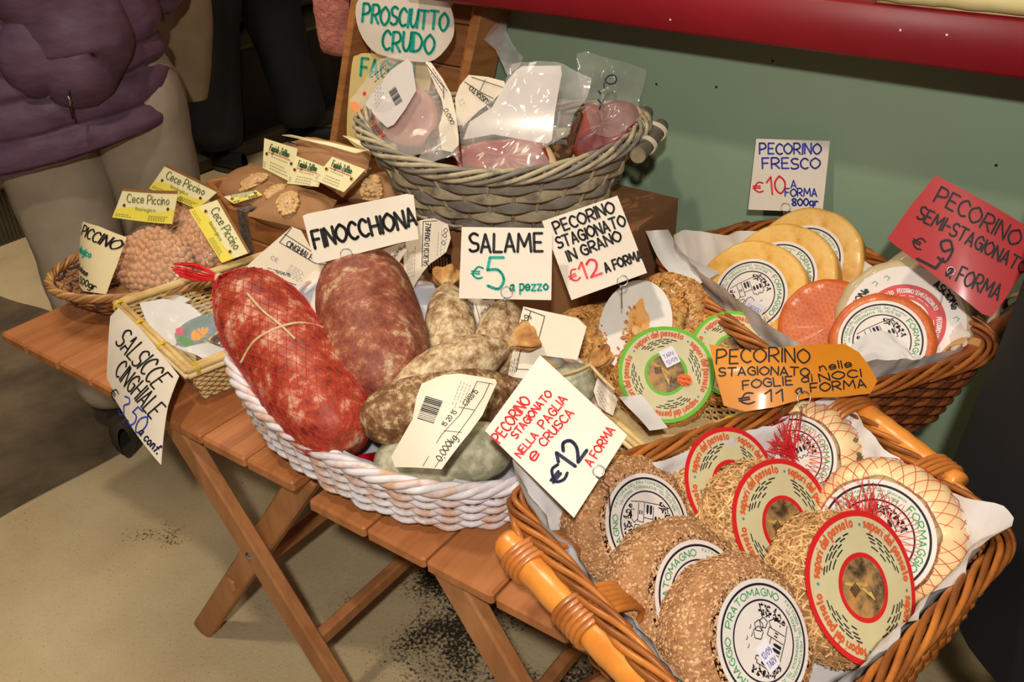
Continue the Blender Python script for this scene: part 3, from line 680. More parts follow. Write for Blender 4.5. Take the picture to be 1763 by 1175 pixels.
# ---- bamboo trays
M_bam = mat('bamboo', (220,190,130), (196,160,98), scale=24, rough=.5, bump=.1, bscale=60, stretch=(1,1,1))
M_bam2 = mat('bamboo_light', (230,208,160), (206,178,124), scale=30, rough=.55)
M_tie = mat('yellow_tie', (206,178,40), rough=.4)
def tray(A, B, R_, H, zr, label, rows=12, inset=.022):
    A, B, R_ = Vector(A), Vector(B), Vector(R_); D = A + R_ - B; c = (A+R_)/2
    t = thing('bamboo_tray', label, 'tray', (c.x, c.y, T), 'bamboo trays')
    e1, e2 = (B-A).normalized(), (R_-B).normalized()
    def corner(P_, u):
        k = (P_-c); s1 = math.copysign(inset, k.dot(e1)); s2 = math.copysign(inset, k.dot(e2))
        return Vector((P_.x - e1.x*s1*(1-u) - e2.x*s2*(1-u), P_.y - e1.y*s1*(1-u) - e2.y*s2*(1-u), T + .002 + (zr-.002)*u))
    Q = [A, B, R_, D]
    for r in range(rows):
        u = (r+.3)/rows; g = G(); pts = []
        for i in range(4):
            a, b = corner(Q[i], u), corner(Q[(i+1) % 4], u); n = max(4, int((b-a).length/.008)); d = (b-a).normalized(); nr = d.cross(Vector((0,0,1)))
            pts += [a.lerp(b, k/n) + nr*(.0022*math.cos(PI*k + PI*r)) for k in range(n)]
        g.tube(pts, .002, 5, closed=True, flat=(.0014, .0030)); make('splint', here(t, g), [M_bam2, M_bam][r % 2], t)
    for i in range(4):
        a, b = corner(Q[i], 0), corner(Q[(i+1) % 4], 0); a1, b1 = corner(Q[i], 1), corner(Q[(i+1) % 4], 1); n = max(6, int((b-a).length/.016))
        g = G()
        for k in range(n): g.tube([a.lerp(b, (k+.5)/n), a1.lerp(b1, (k+.5)/n)], .0016, 5)
        make('upright_splints', here(t, g), M_bam, t, kind='stuff')
        for dz, off, m in ((.0, .004, M_bam), (-.008, .005, M_bam2), (.0, -.004, M_bam)):
            d = (b1-a1).normalized(); nr = d.cross(Vector((0,0,1))); g = G(); z = Vector((0,0,dz))
            g.tube([a1 + nr*off + z - d*.004, b1 + nr*off + z + d*.004], .0042, 8); make('rim_rod', here(t, g), m, t)
        for q in (.02, .34, .67):
            p = a1.lerp(b1, q); d = (b1-a1).normalized(); nr = d.cross(Vector((0,0,1))); g = G()
            for j in range(3): g.tube([p + d*(.0022*j) + nr*(.0095*math.cos(x)) + Vector((0,0,-.004 + .0100*math.sin(x))) for x in [2*PI*i_/14 for i_ in range(14)]], .0010, 5, closed=True)
            make('tie', here(t, g), M_tie, t)
    cs = [corner(q, 0) for q in Q]; g = G(); n = 24
    for k in range(n):
        a, b = cs[0].lerp(cs[3], (k+.5)/n), cs[1].lerp(cs[2], (k+.5)/n); w_ = (cs[3]-cs[0]).length/n
        g.bar(a, b, w_*.92, .002)
    make('floor_splints', here(t, g), M_bam2, t, smooth=False, kind='stuff')
    return t
tray((-1.222,.672), (-.980,.611), (-.888,.987), .07, .070, 'long bamboo tray of wild boar sausage packs, left of the salami basket')
tray((-.672,.935), (-.382,.800), (-.305,.965), .07, .064, 'bamboo tray holding the wheat-coated cheeses, behind the diamond-turned price card')

# ---- grey willow basket on the cardboard box
M_gr = mat('grey_willow', (168,156,132), (126,118,104), c3=(186,172,140), scale=26, rough=.5, bump=.15, bscale=60)
M_gr2 = mat('grey_splint', (150,142,126), (116,110,102), scale=20, rough=.5, bump=.1, bscale=50)
M_gr3 = mat('grey_log', (118,108,94), (90,84,76), scale=20, rough=.55, bump=.2, bscale=60)
cg = Vector((-.842, 1.152)); ZB = T + .15
GB = Ring(cg, math.radians(21), .222, .172, 2.2, ZB+.001, .130, base=.70, lift=lambda q: .016*math.cos(4*PI*q))
t = thing('wicker_basket', 'grey willow basket of vacuum packed ham standing on the cardboard box', 'basket', (cg.x, cg.y, ZB))
base_plate(t, GB, M_gr2)
for r in range(5):
    u = .15 + r*.155; pts = []; K = 30*6
    for i in range(K): pts.append(GB.pt(u, i/K, .0045*math.cos(PI*30*i/K + PI*r)))
    g = G(); g.tube(pts, .003, 8, closed=True, flat=(.0014, .0098)); make('splint', here(t, g), [M_gr2, M_gr][r % 2] if r != 2 else M_gr2, t)
for i in range(30):
    g = G(); g.tube([GB.pt(u, i/30, 0) for u in (0, .35, .7, 1.0)], .0028, 6); make('stake', here(t, g), M_gr, t)
for q, (u, sp) in enumerate(((.03, .003), (.09, .003))):
    g = G(); g.tube([GB.pt(u, i/240, sp*math.cos(PI*30*i/240 + q*PI) + .003) for i in range(240)], .0026, 6, closed=True); make('weaver', here(t, g), M_gr, t)
rim(t, GB, [M_gr, M_gr, M_gr2], strands=6, r=.0036, spread=.0105, turns=6, u=.96, dz=.0)
M_raf = mat('white_cane', (206,194,170), (184,170,146), scale=20, rough=.5)
for (p, q, r) in (((1098,268),(1136,220),.0125), ((1082,232),(1112,196),.0115)):
    a, b = atz(p[0], p[1], ZB+.125), atz(q[0], q[1], ZB+.130); b = a + (b-a)*1.05
    g = G(); g.tube([a, a.lerp(b,.05), a.lerp(b,.95), b], [r*.94, r, r, r*.94], 18); make('handle_log', here(t, g), M_gr3, t)
    g = G(); ax = (b-a).normalized(); x = ax.cross(Vector((0,0,1))).normalized(); g.disc(a - ax*.0006, x, x.cross(ax), 0, r*.93, n=18); make('log_end', here(t, g), mat('cut_wood', (150,136,106), (122,110,88), scale=60), t)
a, b = atz(1098,268,ZB+.125), atz(1136,220,ZB+.130); ax = (b-a).normalized(); x = ax.cross(Vector((0,0,1))).normalized(); up = x.cross(ax)
for u0 in (.30, .78):
    for k in range(3):
        c = a.lerp(b, u0) + ax*(.0042*k) - x*.012
        g = G(); g.tube([c + x*(.0275*math.cos(s_)) + up*(.0150*math.sin(s_)) for s_ in [2*PI*i/28 for i in range(28)]], .0017, 6, closed=True); make('binding', here(t, g), M_raf, t)

# ---- cardboard box
t = thing('cardboard_box', 'brown cardboard box under the grey basket of hams, in front of the green board', 'box', (-.775, 1.20, T))
M_card = mat('cardboard', (150,104,66), (134,92,58), scale=5, rough=.8, bump=.1, bscale=80)
bx0, bx1, by0, by1, bz = -.945, -.613, 1.045, 1.325, .147
g = G(); g.box(((bx0+bx1)/2, (by0+by1)/2, T+bz/2), (bx1-bx0, by1-by0, bz), bev=.002); make('carton', here(t, g), M_card, t, smooth=False)
g = G(); g.box(((bx0+bx1)/2, by0+.068, T+bz+.0013), (bx1-bx0, .134, .0022)); g2 = G(); g2.box(((bx0+bx1)/2, by1-.068, T+bz+.0013), (bx1-bx0, .134, .0022))
make('flap', here(t, g), M_card, t, smooth=False); make('flap', here(t, g2), M_card, t, smooth=False)
for k, (dx, dz, w_, h_) in enumerate(((.05,.07,.05,.045),(.115,.07,.045,.045),(.175,.10,.05,.014),(.175,.06,.05,.02))):
    g = G(); g.box((bx0+dx, by0-.0004, T+dz), (w_, .0006, h_)); make('printed_panel', here(t, g), mat('black_print', (26,22,20)), t, smooth=False)
g = G()
for k in range(7): g.box((bx0+.03+.006*k, by0-.0009, T+.07), (.003, .0006, .03))
make('print_bars', here(t, g), M_card, t, smooth=False, kind='stuff')

# ---- wooden crate of bean packets
M_crate = mat('crate_wood', (178,120,68), (150,96,52), c3=(168,110,60), scale=12, stretch=(1,1,6), rough=.5, bump=.15, bscale=40)
M_crate2 = mat('crate_inner', (160,106,64), (128,80,46), c3=(150,98,58), scale=7, stretch=(1,1,7), rough=.55, bump=.1)
V = [Vector(p) for p in ((-1.303,.968), (-1.0,.974), (-.985,1.26), (-1.30,1.30), (-1.44,1.03))]; cc = Vector((-1.2, 1.12)); ZC = .104
t = thing('wooden_crate', 'low wooden crate of brown paper bean packets with a grey ribbon', 'crate', (cc.x, cc.y, T))
for i in range(5):
    a, b = V[i], V[(i+1) % 5]
    for z0, h in ((.004,.046),(.053,.051)):
        g = G(); g.bar((a.x, a.y, T+z0+h/2), (b.x, b.y, T+z0+h/2), .010, h, bev=.002); make('plank', here(t, g), M_crate, t, smooth=False)
    g = G(); g.box((a.x + (cc.x-a.x)*.05, a.y + (cc.y-a.y)*.05, T+.052), (.018, .018, .10)); make('corner_post', here(t, g), M_crate2, t, smooth=False)
g = G(); g.add([(p.x, p.y, T+.004) for p in V] + [(p.x, p.y, T+.010) for p in V], [(4,3,2,1,0),(5,6,7,8,9)] + [(i, (i+1) % 5, 5+(i+1) % 5, 5+i) for i in range(5)]); make('floor_board', here(t, g), M_crate2, t, smooth=False)
g = G(); 
for s in (0,): g.box((-1.268, .9615, T+.053), (.024, .0015, .104))
g.box((-1.268, .975, T+.1065), (.024, .03, .0012)); make('ribbon', here(t, g), mat('silver_ribbon', (150,142,134), (108,100,92), scale=120, rough=.35, metal=.5), t, smooth=False)

# ---- upright box leaning behind
t = thing('wooden_box', 'open wooden box stood upright on its side behind the ham basket', 'box', (-1.13, 1.30, T+.1))
O_ = aty(570, 243, 1.29); Xv = Vector((1, -.02, 0)).normalized(); Zv = (aty(612, 0, 1.345)-O_).normalized(); Yv = Zv.cross(Xv).normalized()
Zv = (Zv - Xv*Zv.dot(Xv)*.15).normalized(); Yv = Zv.cross(Xv).normalized(); W_ = .312; H_ = .50; O_ = O_ - Zv*.13
Mb = Matrix((Xv, Yv, Zv)).transposed()
M_up = mat('box_board', (160,108,64), (126,80,44), c3=(148,98,58), scale=5, stretch=(1,1,9), rough=.55, bump=.15, bscale=30)
def bpt(x, y, z): return O_ + Xv*x + Yv*y + Zv*z
for k in range(6):
    g = G(); g.box(bpt(W_/2, .070, .04 + k*.078), (W_-.02, .008, .0755), Mb, bev=.0015); make('board', here(t, g), M_up, t, smooth=False)
for x in (.009, W_-.009):
    g = G(); g.box(bpt(x, .035, H_/2), (.018, .082, H_), Mb, bev=.002); make('side_board', here(t, g), M_crate, t, smooth=False)
for z in (.008, H_-.008):
    g = G(); g.box(bpt(W_/2, .035, z), (W_-.037, .08, .014), Mb, bev=.002); make('end_board', here(t, g), M_crate, t, smooth=False)
g = G(); g.box(bpt(W_-.045, .050, H_/2), (.022, .022, H_-.04), Mb, bev=.002); make('corner_batten', here(t, g), M_crate, t, smooth=False)
g = G(); g.box(bpt(.040, .050, H_/2), (.022, .022, H_-.04), Mb, bev=.002); make('corner_batten', here(t, g), M_crate, t, smooth=False)

# ---- small oval basket of chickpeas
M_ob = mat('brown_cane', (178,128,76), (128,82,48), scale=26, rough=.5, bump=.1)
M_ob2 = mat('purple_cane', (98,62,66), (76,46,52), scale=26, rough=.5)
co = Vector((-1.295, .835))
OB = Ring(co, math.radians(62), .200, .122, 2.1, T+.001, .056, base=.68)
t = thing('oval_basket', 'small oval brown and purple cane basket holding chickpea bags', 'basket', (co.x, co.y, T))
base_plate(t, OB, M_ob); weave(t, OB, 12, 46, .0024, [M_ob, M_ob2, M_ob], amp=.003, samples=4)
rim(t, OB, [M_ob, mat('tan_cane', (200,156,98), (170,124,70), scale=26, rough=.45)], strands=5, r=.0030, spread=.0048, turns=16)
# =====================================================================
# CHEESES
# =====================================================================
def frame(C_, n, roll=0, up=Vector((0,0,1))):
    n = Vector(n).normalized(); y = (up - n*up.dot(n)).normalized(); x = y.cross(n)
    if roll: x, y = x*math.cos(roll) + y*math.sin(roll), y*math.cos(roll) - x*math.sin(roll)
    return Matrix(((x[0], y[0], n[0], C_[0]), (x[1], y[1], n[1], C_[1]), (x[2], y[2], n[2], C_[2]), (0,0,0,1)))
def wheel_profile(R, th, e, n=6, dome=0):
    """front face centre is the origin, wheel goes back along -z"""
    P = [(0, dome)] + [(R*q*.9, dome*(1-q*q)) for q in (.3, .6, .85)] + [(R-e, 0)]
    for k in range(1, n+1): a = PI/2*k/n; P.append((R-e+e*math.sin(a), -e+e*math.cos(a)))
    for k in range(n+1): a = PI/2*k/n; P.append((R-e+e*math.cos(a), -th+e-e*math.sin(a)))
    P.append((0, -th)); return P
def wheel_body(R, th, e, m, t, wob=.0015, name='wheel_body', N=72, dome=0, dimple=0):
    P = wheel_profile(R, th, e, dome=dome); g = G(); vs = []
    for r, z in P[1:-1]:
        for k in range(N):
            a = 2*PI*k/N; c, s = math.cos(a), math.sin(a); w = wob*nz((c*3, s*3, z*20), 1.2, R*100)
            rr = r + w*(r/R); vs.append((rr*c, rr*s, z + w*.6))
    K = len(P)-2; vs += [(0,0,P[0][1]), (0,0,-th)]; fs = []
    for i in range(K-1):
        for k in range(N): fs.append((i*N+k, (i+1)*N+k, (i+1)*N+(k+1) % N, i*N+(k+1) % N))
    for k in range(N): fs.append((len(vs)-2, k, (k+1) % N)); fs.append((len(vs)-1, (K-1)*N+(k+1) % N, (K-1)*N+k))
    g.add(vs, fs); return make(name, g, m, t)
def scatter(name, t, R, th, e, N, tmpl, tfaces, m, size=(1,1,1), jit=.4, skip=None, off=.0, stand=.25, dome=0, rmin=0, flow=None, wob=.004):
    """thousands of crumbs lying on the surface of a wheel"""
    P = wheel_profile(R, th, e, dome=dome); seg = []; acc = [0]
    for (r0, z0), (r1, z1) in zip(P[:-2], P[1:-1]):
        L = math.hypot(r1-r0, z1-z0)*max((r0+r1)/2, .001); acc.append(acc[-1]+L); seg.append((r0,z0,r1,z1))
    tm = np.array(tmpl, float); V = []; F = []; nf = 0
    for i in range(N):
        q = random.random()*acc[-1]; j = min(np.searchsorted(acc, q)-1, len(seg)-1); j = max(j, 0); f = random.random()
        r0, z0, r1, z1 = seg[j]; r, z = r0+(r1-r0)*f, z0+(z1-z0)*f
        a = random.random()*2*PI
        if skip and skip(r, z, a): continue
        c, s = math.cos(a), math.sin(a); dr, dz = r1-r0, z1-z0; L = math.hypot(dr, dz); nr, nzz = -dz/L, dr/L
        n = np.array((nr*c, nr*s, nzz)); tg = np.array((-s, c, 0)); b = np.cross(n, tg)
        wv = wob*nz((c*3, s*3, z*20), 1.2, R*100); r += wv*(r/R); z += wv*.6
        th_ = random.random()*2*PI if flow is None else flow + random.gauss(0, .5)
        x = tg*math.cos(th_) + b*math.sin(th_) + n*random.uniform(-stand, stand); x /= np.linalg.norm(x)
        y = np.cross(n, x); y /= np.linalg.norm(y); zz = np.cross(x, y); sc_ = np.array(size)*random.uniform(1-jit, 1+jit)
        c0 = np.array((r*c, r*s, z)) + n*(off + random.uniform(0, .0012))
        W = c0 + (tm[:,0:1]*sc_[0])*x + (tm[:,1:2]*sc_[1])*y + (tm[:,2:3]*sc_[2])*zz
        V.extend(map(tuple, W)); F.extend([tuple(nf+k for k in f_) for f_ in tfaces]); nf += len(tm)
    g = G(); g.v = V; g.f = F; g.m = [0]*len(F); return make(name, g, m, t, kind='stuff', smooth=False)
BOXV = [(sx,sy,sz) for sx in (-.5,.5) for sy in (-.5,.5) for sz in (-.5,.5)]; BOXF = [(0,1,3,2),(4,6,7,5),(0,4,5,1),(2,3,7,6),(0,2,6,4),(1,5,7,3)]
OCTV = [(.5,0,0),(-.5,0,0),(0,.5,0),(0,-.5,0),(0,0,.5),(0,0,-.5)]; OCTF = [(0,2,4),(2,1,4),(1,3,4),(3,0,4),(2,0,5),(1,2,5),(3,1,5),(0,3,5)]
KERV, KERF = [], []
for i in range(5):
    x = (-.5,-.3,0,.3,.5)[i]; r = (.12,.42,.5,.40,.10)[i]
    for k in range(6): a = PI*2*k/6; KERV.append((x, r*math.cos(a), r*math.sin(a)*(.8 if math.sin(a) > 0 else 1)))
for i in range(4):
    for k in range(6): KERF.append((i*6+k, i*6+(k+1) % 6, i*6+6+(k+1) % 6, i*6+6+k))
KERF += [tuple(range(6))[::-1], tuple(range(24,30))]
# printed inks
INK = lambda n, c: mat('ink_'+n, c, rough=.55, spec=.25)
I_blk, I_grn, I_org, I_wht, I_red, I_blu, I_gry = INK('black',(28,26,34)), INK('green',(70,150,96)), INK('orange',(206,92,50)), INK('white',(238,232,226)), INK('red',(208,36,34)), INK('blue',(60,130,180)), INK('grey',(150,146,150))
def flatS(z, cx=0, cy=0, rot=0, dome=None):
    c, s = math.cos(rot), math.sin(rot)
    return lambda x, y: (cx + x*c - y*s, cy + x*s + y*c, z + (dome(x, y) if dome else 0))
def poly(g, pts, S, m=0): g.add([S(*p) for p in pts], [tuple(range(len(pts)))], m)
def art_line(g, pts, w, S, m=0): ribbon(g, [Vector((x, y, 0)) for x, y in pts], w, S, m, 5)
def tower_art(g, r, S, m):
    """pen drawing of a walled village: tower, battlements, arches, trees, birds"""
    L = lambda P, w=.0008: art_line(g, [(x*r, y*r) for x, y in P], w*r/.03, S, m)
    rr = random.Random(3)
    L([(-.62,-.62),(-.62,.05),(-.55,.05),(-.55,.12),(-.45,.12),(-.45,.05),(-.36,.05),(-.36,.12),(-.26,.12),(-.26,.05),(-.16,.05),(-.16,-.6)])
    for x in (-.54,-.40,-.26): poly(g, [((x+.05*math.cos(a))*r, (-.18+.09*math.sin(a) - (.05 if math.sin(a) < 0 else 0))*r) for a in [2*PI*k/10 for k in range(10)]], S, m)
    L([(-.16,-.2),(.2,-.2),(.2,-.05),(.42,-.05),(.42,-.62)]); L([(.2,-.2),(.2,-.65)])
    for x in (-.06,.07): poly(g, [((x+q[0])*r, (-.62+q[1])*r) for q in ((-.045,0),(.045,0),(.045,.22),(.02,.29),(-.02,.29),(-.045,.22))], S, m)
    for x in (.28,.36): poly(g, [((x+q[0])*r, (-.40+q[1])*r) for q in ((-.02,0),(.02,0),(.02,.12),(-.02,.12))], S, m)
    L([(.42,-.12),(.55,.02),(.68,-.12),(.68,-.5)]); L([(-.62,-.05),(-.8,-.2),(-.82,-.4)])
    for k in range(60):
        a = rr.uniform(-.2, 1.2); q = rr.uniform(.66,.92); x, y = q*math.cos(a*.9-.45), q*math.sin(a*.9-.45)
        L([(x, y), (x+rr.uniform(-.07,.07), y+rr.uniform(-.07,.07))], .0012)
    for k in range(55):
        a = rr.uniform(PI*.92, PI*1.35); q = rr.uniform(.70,.93); x, y = q*math.cos(a), q*math.sin(a)
        L([(x, y), (x+rr.uniform(-.06,.06), y+rr.uniform(-.06,.06))], .0012)
    for k in range(4):
        x, y = -.35+.16*k, .42+.12*(k % 2); L([(x-.06,y+.03),(x-.02,y),(x,y+.02),(x+.02,y),(x+.06,y+.03)], .0006)
    for (x, y, q) in ((.1,.25,.16),(.28,.30,.14),(.42,.18,.13)):
        L([(x+q*math.cos(a)*(1+.12*math.sin(5*a)), y+q*math.sin(a)*(1+.12*math.sin(5*a))) for a in [2*PI*k/16 for k in range(17)]])
    L([(-.75,-.66),(-.3,-.70),(.3,-.68),(.72,-.62)])
def ring_words(g, r, words, h, pen, S, m, a0=PI*.5, gap=.12, span=2*PI):
    a = a0
    for wd, f in words: write_arc(g, wd, r, a, a - span*f*(1-gap), h, pen, S, m); a -= span*f
def micro_arc(g, r, a0, a1, w, S, m, dash=.009):
    n = max(2, int(abs(a1-a0)*r/dash)); 
    for k in range(n):
        p, q = a0+(a1-a0)*k/n, a0+(a1-a0)*(k+random.uniform(.55,.85))/n
        ribbon(g, [Vector((r*math.cos(x), r*math.sin(x), 0)) for x in (p, (p+q)/2, q)], w, S, m, 0)
LAB_W = mat('label_white', (226,218,212), (218,208,202), scale=20, rough=.35, coat=.2)
LAB_C = mat('label_cream', (206,198,156), (198,188,146), scale=14, rough=.45, coat=.1)
def castle_label(t, r, roll=0, sx=1.0, z=.0006):
    """white paper seal: black rings, green ring lettering, drawing of a walled village"""
    rot = roll; g = G(); g.disc((0,0,z), (1,0,0), (0,1,0), 0, r, 0, 72); g.disc((0,0,z-.0005), (1,0,0), (0,1,0), r*.98, r, 0, 72)
    lab = make('label', g, [LAB_W], t, smooth=False); S = flatS(z+.0002, rot=rot)
    g = G(); g.disc((0,0,z+.0002), (1,0,0), (0,1,0), r*.885, r*.925, 0, 72); g.disc((0,0,z+.0002), (1,0,0), (0,1,0), r*.635, r*.665, 0, 72); make('printed_ring', g, I_blk, lab, smooth=False)
    g = G(); write_arc(g, 'FORMAGGIO  PRATOMAGNO', r*.72, PI*1.10, -PI*.02 + .0, r*.12, r*.022, S)
    write_arc(g, 'FATTORIA DEL PRATOMAGNO  San Giovanni', r*.80, -PI*.08, -PI*.86, r*.055, r*.010, S); write_arc(g, 'VIA PENNA  TERRANUOVA  TEL 0575 908', r*.71, -PI*.12, -PI*.82, r*.055, r*.010, S)
    make('green_lettering', g, I_grn, lab, smooth=False)
    g = G(); tower_art(g, r*.62, S, 0); make('village_drawing', g, I_blk, lab, smooth=False)
    return lab
def sticker(t, x, y, w, h, rot, lines, z=.0018, m=None, oval=False, ink=None):
    S = flatS(z+.0003, x, y, rot); g = G()
    if oval: g.add([flatS(z, x, y, rot)(w/2*math.cos(a), h/2*math.sin(a)) for a in [2*PI*k/28 for k in range(28)]], [tuple(range(28))])
    else: g.add([flatS(z, x, y, rot)(*p) for p in [(-w/2,-h/2+.001),(-w/2+.001,-h/2),(w/2-.001,-h/2),(w/2,-h/2+.001),(w/2,h/2-.001),(w/2-.001,h/2),(-w/2+.001,h/2),(-w/2,h/2-.001)]], [tuple(range(8))])
    o = make('sticker', g, m or mat('sticker_white', (228,226,236), rough=.3), t, smooth=False); g = G()
    for k, tx in enumerate(lines):
        hh = h*.62/len(lines); y0 = h*.30 - (k+1)*(h*.72/len(lines)) + hh*.2
        write(g, tx, (-w*.36, y0), (w*.36, y0), hh*.72, hh*.10, S, cap=0)
    make('stamped_text', g, ink or INK('purple', (120,110,170)), o, smooth=False); return o
def sapori_label(t, r, border, roll=0, z=.001, sy=1.0, stk=None):
    """cream seal card with a coloured edge and the words sapori del passato round it"""
    def S0(zz): 
        c, s = math.cos(roll), math.sin(roll)
        return lambda x, y: (x*c - y*s, (x*s + y*c)*sy, zz + .0025*((x*x+y*y)/(r*r)-.3)*math.sin(2*math.atan2(y, x)+.6))
    N = 96; g = G(); S = S0(z)
    def ringf(r0, r1, m):
        vs = []; rb = lambda rr, a: rr*(1 + .012*math.sin(3*a+1))
        for q in (r0, r1): vs += [S(rb(q, 2*PI*k/N)*math.cos(2*PI*k/N), rb(q, 2*PI*k/N)*math.sin(2*PI*k/N)) for k in range(N)]
        g.add(vs, [(k, N+k, N+(k+1) % N, (k+1) % N) for k in range(N)], m)
    for a, b, m in ((.0001,.385,2),(.385,.45,1),(.45,.60,0),(.60,.92,0),(.92,1.0,1)): ringf(r*a, r*b, m)
    lab = make('label', g, [LAB_C, border, mat('wheat_photo', (196,140,72), (70,52,34), c3=(150,120,80), scale=60, rough=.3)], t, smooth=False)
    S = S0(z+.0006); g = G()
    for k in range(4):
        a0 = PI*.5 + .70 - k*PI/2; write_arc(g, 'sapori del passato', r*.78, a0, a0-1.32, r*.135, r*.030, S)
    make('orange_lettering', g, I_org, lab, smooth=False)
    g = G()
    for k in range(4): 
        a = PI*.5 + .79 - k*PI/2; g.add([S(r*.81*math.cos(a)+r*.022*math.cos(q), r*.81*math.sin(a)+r*.022*math.sin(q)) for q in [2*PI*j/10 for j in range(10)]], [tuple(range(10))])
    make('blue_dot', g, I_blu, lab, smooth=False, kind='stuff')
    g = G()
    for k in range(4):
        a0 = PI*.5 + .62 - k*PI/2
        for j, rr in enumerate((.71,.67,.63,.57)): micro_arc(g, r*rr, a0 - .06*j, a0-1.18 + .12*j, r*.019, S, 0, dash=r*.16)
    make('small_print', g, I_blk, lab, smooth=False, kind='stuff')
    g = G()
    for k in range(15):                       # ears of wheat
        a = -1.9 + k*.10; L = r*random.uniform(.26,.35); art_line(g, [(r*.02, -r*.24), (r*.02+L*.5*math.cos(a+PI*.9)*.5, 0), (L*math.cos(a+PI)*.9, L*.9*abs(math.sin(a+PI*.6)))], r*.008, S)
    make('wheat_ears', g, INK('straw', (214,176,96)), lab, smooth=False)
    g = G()
    for k in range(13): art_line(g, [(-r*.22 + k*r*.012, r*.02), (-r*.22 + k*r*.012, r*.16)], r*.005*(1+(k*7 % 3)*.5), S)
    make('barcode', g, I_blk, lab, smooth=False)
    g = G(); g.add([S(x, y) for x, y in ((-r*.25,r*.0),(-r*.04,r*.0),(-r*.04,r*.18),(-r*.20,r*.18))], [(0,1,2,3)]); 
    return lab
BINS = {}
def put(label, C_, n, R, cat='cheese', group=None, name='cheese_wheel'):
    return thing(name, label, cat, M=frame(C_, n), group=group)
Y90 = Vector((0,0,1))
# ---- yellow wheels
M_yel = mat('yellow_rind', (230,188,106), (206,144,50), c3=(224,174,82), scale=24, nr=.7, rough=.42, bump=.12, bscale=45, coat=.15)
for px, py, z, lab, roll in ((1292, 508, .092, 'front yellow cheese wheel with a white paper seal and a purple price stamp', -2.45),
                             (1343, 477, .105, 'middle one of the three yellow cheese wheels, its seal half covered', -2.2),
                             (1388, 448, .116, 'rearmost yellow cheese wheel, nearest the green board', -2.9)):
    n = Vector((-.02, -.80, .60)); C_ = atz(px, py, T+z); t = put(lab, C_, n, .085)
    wheel_body(.083, .034, .006, M_yel, t, wob=.002); L_ = castle_label(t, .054, roll=roll)
    if px == 1292: sticker(t, .012, -.020, .030, .024, -.15, ['TARVOLI', '12109/3'], m=mat('sticker_silver', (206,204,214), rough=.3))
# ---- orange wheels
M_ora = mat('orange_rind', (208,106,44), (190,84,30), scale=30, rough=.45, bump=.3, bscale=140, coat=.1)
for px, py, z, lab, first in ((1428, 562, .085, 'rear orange cheese wheel with a bare dimpled rind', 0), (1518, 588, .104, 'front orange cheese wheel with a white paper seal, its foot wrapped in paper', 1)):
    n = Vector((.10, -.76, .64)); C_ = atz(px, py, T+z); t = put(lab, C_, n, .07)
    wheel_body(.0665 if first else .070, .032, .008, M_ora, t, wob=.002)
    if first: castle_label(t, .0545, roll=-2.5)
    else:
        g = G()
        for i in range(-9, 10):
            for j in range(-9, 10):
                x, y = i*.0072 + (j % 2)*.0036, j*.0062
                if math.hypot(x, y) < .063: g.disc((x, y, .0004), (1,0,0), (0,1,0), 0, .0011, n=5)
        make('dimples', g, mat('dimple', (186,80,34)), t, smooth=False, kind='stuff')
# ---- white semi-aged wheels
M_whc = mat('ivory_rind', (198,180,142), (180,160,122), c3=(192,174,136), scale=7, rough=.45, bump=.12, bscale=40, coat=.15)
for px, py, z, lab, first in ((1556, 556, .114, 'ivory cheese wheel with a white and coral red ring label, behind the orange ones', 1), (1606, 524, .122, 'rearmost ivory cheese wheel, half hidden under the red price card', 0)):
    n = Vector((.16, -.80, .58)); C_ = atz(px, py, T+z); t = put(lab, C_, n, .08)
    wheel_body(.088 if first else .085, .040, .012, M_whc, t, wob=.002)
    if first:
        r = .076; g = G(); g.disc((0,0,.0008), (1,0,0), (0,1,0), 0, r, 0, 72); g.disc((0,0,.0011), (1,0,0), (0,1,0), r*.42, r*.68, 1, 72); L_ = make('label', g, [LAB_W, INK('coral', (208,84,84))], t, smooth=False)
        S = flatS(.0015); g = G()
        for k in range(4): write_arc(g, 'PECORINO SEMISTAGIONATO', r*.53, PI*.62 - k*1.6, PI*.62-1.35 - k*1.6, r*.075, r*.014, S); micro_arc(g, r*.48, PI*.6-k*1.6, PI*.6-1.2-k*1.6, r*.01, S, 0)
        make('white_lettering', g, I_wht, L_, smooth=False); g = G()
        for k in range(3): write_arc(g, 'ASCIONe', r*.80, PI*.36 - k*2.1, PI*.36-.66 - k*2.1, r*.12, r*.024, S)
        for k in range(4): micro_arc(g, r*.38, PI*.6-k*1.6, PI*.6-1.2-k*1.6, r*.012, S, 0)
        make('black_lettering', g, I_blk, L_, smooth=False, kind='stuff'); g = G()
        for k in range(24):
            a = 2*PI*k/24; x, y = r*.84*math.cos(a), r*.84*math.sin(a)
            if (k % 8) in (0,1,2,3): art_line(g, [(x-.004, y), (x-.001, y+.003), (x+.003, y+.001), (x+.001, y-.003)], .0009, S)
        make('green_sprigs', g, I_grn, L_, smooth=False, kind='stuff')
